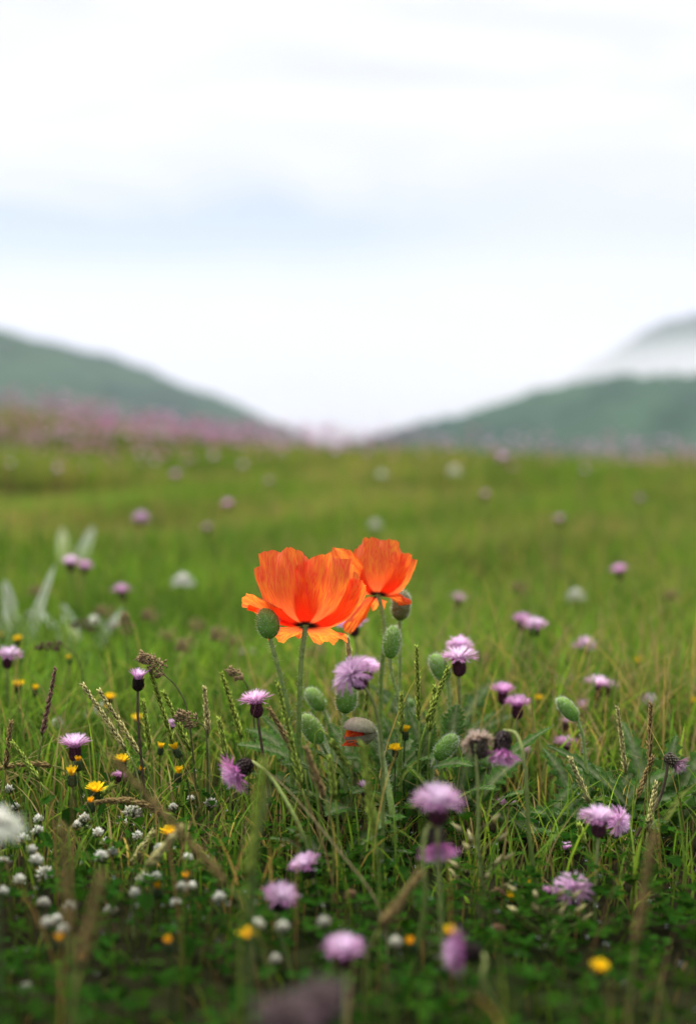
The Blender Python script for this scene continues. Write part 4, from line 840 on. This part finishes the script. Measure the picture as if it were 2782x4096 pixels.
# ================================================================== GRASS SPIKES AND PANICLES
def spike(tip, bot, d, label, col, ground_dx=0.0, w=1.0, name='grass_spike', sag=0.0, n=64, group=None, dg=None, awn=0.5):
    T = P(*tip, d); B = P(*bot, d); ax = (T - B); L = ax.length
    dirn = ax.normalized(); drop = B.z - gz(B.x, B.y)
    gx, gy = B.x - ax.x * 0.35 + ground_dx, B.y + (dg or 0.0); base = Vector((gx, gy, gz(gx, gy) - .005))
    t = thing(name, label, 'grass', base, group)
    culm = bez(base, base + Vector((0, 0, max(.01, drop * .5))), B - dirn * max(.01, drop * .35), B, 9)
    c = V3(col); gcol = V3((0.11, 0.19, 0.03)) * .7 + c * .3
    g = G(); g.tube(culm, np.linspace(.0012, .0009, 9) * w, gcol, 5, gcol * 1.1); g.build('culm', M_STEM, t, base)
    up = Vector((0, 0, 1)); sagv = Vector((0, 0, 1)) * sag * L
    pts = [B + ax * (i / 15) + sagv * math.sin(math.pi * i / 15) for i in range(16)]
    g = G(); g.tube(pts, np.linspace(.0007, .0003, 16) * w, gcol, 4)
    for i in range(n):
        s = (i + .5) / n; u = s * 15; k = min(int(u), 14); p = pts[k].lerp(pts[k + 1], u - k); tn = (pts[k + 1] - pts[k]).normalized()
        a = i * 2.4; v1 = tn.cross(Vector((.2, .97, .1))).normalized(); v2 = tn.cross(v1); o = v1 * math.cos(a) + v2 * math.sin(a)
        ln = .0088 * (1 - .45 * s) * random.uniform(.8, 1.2) * (.7 + .3 * w); dd = (tn + o * random.uniform(.25, .60)).normalized()
        cc = c * random.uniform(.7, 1.3); g.spindle(p + o * .0004, p + dd * ln, .0015 * w, cc * .8, cc * 1.15)
        if random.random() < awn: q = p + dd * ln; g.strip([q, q + (dd + o * .25).normalized() * .0035], [.00008, .00003], v1, cc * 1.3)
    o = g.build('spike', M_SPIKE, t, base); o['kind'] = 'stuff'
    return t
GR, PL, BR, PU = (0.34, 0.44, 0.08), (0.56, 0.53, 0.24), (0.32, 0.24, 0.10), (0.30, 0.18, 0.14)
Z4 = lambda u, v: (u * .3594, 1361 + v * .3594)
for i, (a, b, c, d, lab) in enumerate([
    ((350, 445), (268, 860), PU, 1.38, 'purplish brown upright grass spike left of the half open knapweed'), ((70, 780), (38, 1070), BR, 1.30, 'dark brown grass spike left of the purplish one'),
    ((527, 540), (800, 955), PL, 1.30, 'pale straw grass spike slanting left above a round hawkbit'), ((628, 575), (890, 985), PL, 1.32, 'second pale straw grass spike right beside the first slanting one'),
    ((948, 450), (1095, 920), GR, 1.31, 'long green grass spike crossing under the drooping panicle'), ((1035, 590), (1205, 960), GR, 1.33, 'green grass spike right of the long crossing one'),
    ((1290, 560), (1315, 870), PL, 1.34, 'yellowish upright grass spike by the tangled panicle'), ((1400, 470), (1525, 880), GR, 1.36, 'olive grass spike leaning left of the crisp knapweed'),
    ((903, 640), (950, 960), GR, 1.36, 'faint green grass spike behind the half open knapweed stem'), ((1385, 760), (1432, 1010), GR, 1.29, 'short green grass spike under the olive one'),
    ((82, 905), (255, 1150), GR, 1.27, 'green grass spike leaning left of the hawkbit pair'), ((700, 1180), (640, 1230), GR, 1.29, 'short green grass head behind the open yellow hawkbit')]):
    spike(Z4(*a), Z4(*b), d, lab, c)
spike((212, 1823), (372, 1844), 1.25, 'arching brown grass spike lying flat over the clover', BR, w=1.3, sag=.10, n=80, awn=.9)
spike((0, 1745), (120, 1738), 1.34, 'dry grass spike lying level at the foot of the dark brown one', BR, sag=.06)
Z2 = lambda u, v: (510 + u * .2876, 1475 + v * .2876)
for a, b, c, d, lab in [((415, 262), (610, 1090), GR, 1.20, 'very long green grass spike in front of the bud stalk'), ((355, 470), (565, 840), BR, 1.22, 'brown tipped grass spike left of the very long green one'), ((5, 250), (135, 690), GR, 1.40, 'green grass spike right of the olive one by the crisp knapweed'),
                        ((1510, -20), (1530, 560), GR, 1.33, 'tall green feathery grass spike among the poppy buds'), ((1392, 355), (1390, 660), GR, 1.34, 'small upright grass spike left of the tall feathery one'), ((950, 880), (820, 690), GR, 1.2, 'grass spike bending over the leaf clump'),
                        ((1125, 120), (1115, 480), GR, 1.42, 'faint grass spike under the whitish knapweed'), ((640, 780), (790, 1180), BR, 1.12, 'soft brown grass spike in front of the leaf clump'), ((825, 860), (870, 1180), GR, 1.15, 'soft green grass spike in front of the leaf clump')]:
    spike(Z2(*a), Z2(*b), d, lab, c)
spike((1015, 1518), (968, 1640), 1.31, 'green grass spike leaning right across the leaning bud', GR)
spike((985, 1560), (975, 1660), 1.32, 'short feathery grass spike next to the one crossing the leaning bud', GR)
spike((788, 1450), (794, 1500), 1.36, 'pale pointed grass spike rising behind the big soft knapweed', PL)
Z7 = lambda u, v: (1011 + u * .3594, 1475 + v * .3594)
for a, b, c, d, lab in [((1080, 370), (1138, 790), PL, 1.38, 'pale upright grass spike right of the solitary bud'), ((1290, 345), (1284, 690), BR, 1.36, 'straight brownish grass spike left of the withered drooping knapweed'), ((1302, 680), (1195, 950), BR, 1.33, 'brown grass spike leaning right below the straight one'),
                        ((785, 690), (908, 970), PL, 1.30, 'straw grass spike slanting under the solitary bud'), ((1555, 440), (1500, 640), BR, 1.7, 'blurred dark grass spike behind the withered drooping knapweed'), ((840, 1110), (880, 1240), GR, 1.22, 'short green grass spike below the paired knapweeds'),
                        ((1325, 850), (1270, 1150), PL, 1.26, 'thin straw grass spike beside the curved knapweed stalk'), ((530, 370), (610, 700), PL, 1.62, 'blurred straw grass spike behind the upside down knapweed')]:
    spike(Z7(*a), Z7(*b), d, lab, c)
for tip, bot, d, c, lab in [((250, 1715), (520, 2010), .90, BR, 'blurred brown grass spike slanting across the front grass'), ((600, 1730), (560, 2000), .82, GR, 'blurred green grass spike rising in front of the low knapweeds'), ((140, 1880), (160, 2120), .78, BR, 'blurred brown grass spike close by the clover'), ((820, 1690), (850, 1900), 1.02, GR, 'blurred olive grass stalk in front of the opening bud'),
                            ((230, 1990), (180, 2200), .74, BR, 'dark blurred grass spike in the shaded front grass'), ((1480, 1900), (1440, 2150), .84, BR, 'blurred tan grass spike right of the round lilac knapweed'), ((345, 1890), (295, 1965), 1.2, PL, 'short pale grass spike over the clover heads'), ((410, 1880), (330, 1970), 1.05, PL, 'soft pale grass spike crossing over the clover heads'),
                            ((950, 1985), (860, 2110), .90, BR, 'dark brown grass spike below the hanging knapweed'), ((720, 1700), (640, 1560), .96, GR, 'x')][:9]:
    spike(tip, bot, d, lab, c, w=1.1)
def stalk(pts, label, col, r=.0011):
    q = [P(*p) for p in pts]; b = q[0]; base = Vector((b.x, b.y, gz(b.x, b.y) - .005)); t = thing('grass_stalk', label, 'grass', base)
    path = catmull([base] + q[1:], 20); g = G(); g.tube(path, np.linspace(r, r * .6, 20), col, 5); g.build('culm', M_STEM, t, base)
    g = G(); k = 4; s = path[k]; dv = Vector((.03, .01, .06)); g.strip([s, s + dv * .5, s + dv + Vector((.01, 0, -.01))], [.0016, .0018, .0002], Vector((.3, .9, .1)).normalized(), (0.09, 0.13, 0.03)); g.build('blade', M_GRASS, t, base)
stalk([(885, 2120, 1.0), (860, 2060, 1.02), (760, 1920, 1.06), (660, 1800, 1.12), (600, 1745, 1.16)], 'bare tan grass stalk slanting across the dark gap below the leaves', (0.17, 0.15, 0.07))
stalk([(560, 2080, .84), (575, 1990, .84), (590, 1880, .84), (610, 1790, .85)], 'blurred pale green grass stalk in front of the nodding magenta knapweed', (0.14, 0.19, 0.06), .0017)
def panicle(pts, d, label, col, n=90, spread=.008, base_at=None, flop=.0):
    q = [P(*p, d) for p in pts]; gp = P(*base_at); base = Vector((gp.x, gp.y, gz(gp.x, gp.y) - .005)); t = thing('grass_panicle', label, 'grass', base)
    path = catmull([base] + q[::-1], 30); m = len(path); g = G(); g.tube(path, np.linspace(.0010, .0004, m), (0.13, 0.14, 0.06), 5); g.build('culm', M_STEM, t, base)
    g = G(); start = int(m * .55); c = V3(col)
    for i in range(n):
        u = random.uniform(start, m - 1.01); k = int(u); p = path[k].lerp(path[k + 1], u - k); tn = (path[k + 1] - path[k]).normalized(); f = (u - start) / (m - start)
        o = Vector((random.gauss(0, 1), random.gauss(0, 1), random.gauss(-flop, 1))); o = (o - tn * o.dot(tn)).normalized(); e = p + (tn * .8 + o).normalized() * spread * (1.15 - .8 * f) * random.uniform(.3, 1)
        g.strip([p, e], [.00012, .0001], tn.cross(o), c * .8)
        for _ in range(2):
            dd = (tn * .7 + o * .5 + Vector((random.gauss(0, .35), random.gauss(0, .35), random.gauss(0, .35)))).normalized(); g.spindle(e, e + dd * random.uniform(.0034, .0055), .0010, c * random.uniform(.6, 1.0), c * random.uniform(.9, 1.4))
    o = g.build('panicle', M_SPIKE, t, base); o['kind'] = 'stuff'
TAN = (0.40, 0.30, 0.17)
panicle([(323, 1490), (345, 1500), (372, 1530), (405, 1565), (430, 1640)], 1.31, 'tan grass panicle drooping over the half open knapweed', TAN, 130, .010, (455, 1900, 1.33), .4)
panicle([(408, 1622), (432, 1635), (462, 1648), (470, 1700)], 1.30, 'tangled tan grass panicle below the drooping one', TAN, 100, .009, (470, 1900, 1.32), .3)
panicle([(522, 1520), (545, 1538), (560, 1556), (575, 1620)], 1.40, 'small tan grass panicle above the crisp knapweed', TAN, 60, .007, (585, 1850, 1.42))
panicle([(88, 1468), (125, 1465), (155, 1472), (185, 1520)], 1.62, 'blurred brown grass panicle nodding level over the hawkbits', (0.19, 0.13, 0.09), 70, .008, (215, 1800, 1.64), .3)
panicle([(165, 1415), (200, 1420), (235, 1440), (262, 1500)], 1.85, 'blurred brown grass panicle nodding before the silvery leaves', (0.19, 0.13, 0.09), 70, .010, (290, 1750, 1.9), .3)
panicle([(283, 1395), (285, 1425), (288, 1460), (290, 1520)], 1.75, 'blurred upright tan grass panicle right of the silvery leaves', TAN, 70, .010, (292, 1760, 1.8))
for fx, fy, d in [(345, 1395, 2.2), (385, 1440, 2.1), (450, 1420, 2.3), (500, 1440, 2.0), (425, 1465, 1.9), (540, 1455, 2.2), (240, 1385, 2.3), (610, 1330, 2.6), (1450, 1545, 2.0), (1500, 1530, 2.1), (1205, 1480, 2.2), (1180, 1330, 2.8), (720, 1480, 2.0), (1090, 1500, 2.0), (90, 1340, 2.5), (1530, 1350, 2.6)]:
    panicle([(fx - 14, fy), (fx, fy + 4), (fx + 12, fy + 30), (fx + 18, fy + 80)], d, 'blurred straw coloured grass panicle in the meadow behind the sharp grasses', TAN, 130, .018, (fx + 22, fy + 260, d), .2)
    bpy.data.objects[[o.name for o in COL.objects if o.name.startswith('grass_panicle')][-1]]['group'] = 'straw panicles behind the sharp grasses'

# a stalk of pale seed pods at the front right of the leaf clump
def pod_plant(fx, fy, d, label, seed):
    r = random.Random(seed); top = P(fx, fy, d); base = Vector((top.x, top.y, gz(top.x, top.y) - .004)); t = thing('seed_pod_plant', label, 'plant', base)
    path = catmull([base, base.lerp(top, .5) + Vector((.004, 0, 0)), top], 12); g = G(); g.tube(path, np.linspace(.0010, .0006, 12), (0.16, 0.19, 0.07), 5)
    ends = []
    for i in range(11):
        p = path[4 + int(i * .7)]; a = i * 2.4; e = p + Vector((math.cos(a) * .020, math.sin(a) * .012, .010)) * r.uniform(.6, 1.2); g.tube([p, p.lerp(e, .5) + Vector((0, 0, .002)), e], [.0005] * 3, (0.17, 0.19, 0.07), 4); ends.append((e, (e - p).normalized()))
    g.build('stem', M_STEM, t, base)
    for e, dv in ends:
        g = G(); c = V3((0.58, 0.54, 0.28)) * r.uniform(.8, 1.2); g.spindle(e, e + dv * .012 + Vector((0, 0, .003)), .0025, c * .7, c); g.build('seed_pod', M_SPIKE, t, base)
pod_plant(1083, 1890, 1.10, 'stalk of pale seed pods beside the hanging dark topped knapweed', 1)
pod_plant(1232, 2055, 1.06, 'short stalk of pale seed pods under the closed knapweed bud', 2)

# dew lying on leaves and on the petals' rims
g = G(); ico = [(0, 0, 1), (.9, 0, .3), (.28, .85, .3), (-.73, .53, .3), (-.73, -.53, .3), (.28, -.85, .3), (0, 0, -.4)]
for i in range(260):
    y = random.uniform(.9, 1.35); x = random.uniform(-.27, .27) * y; r = random.uniform(.0006, .0016); c = Vector((x, y, gz(x, y) + random.uniform(.015, .06)))
    g.add([tuple(c + Vector(v) * r) for v in ico], [(0, 1, 2), (0, 2, 3), (0, 3, 4), (0, 4, 5), (0, 5, 1), (6, 2, 1), (6, 3, 2), (6, 4, 3), (6, 5, 4), (6, 1, 5)], (1, 1, 1))
tag(g.build('dew', M_DROP), 'scattered dew drops on the low leaves', 'dew', 'stuff')
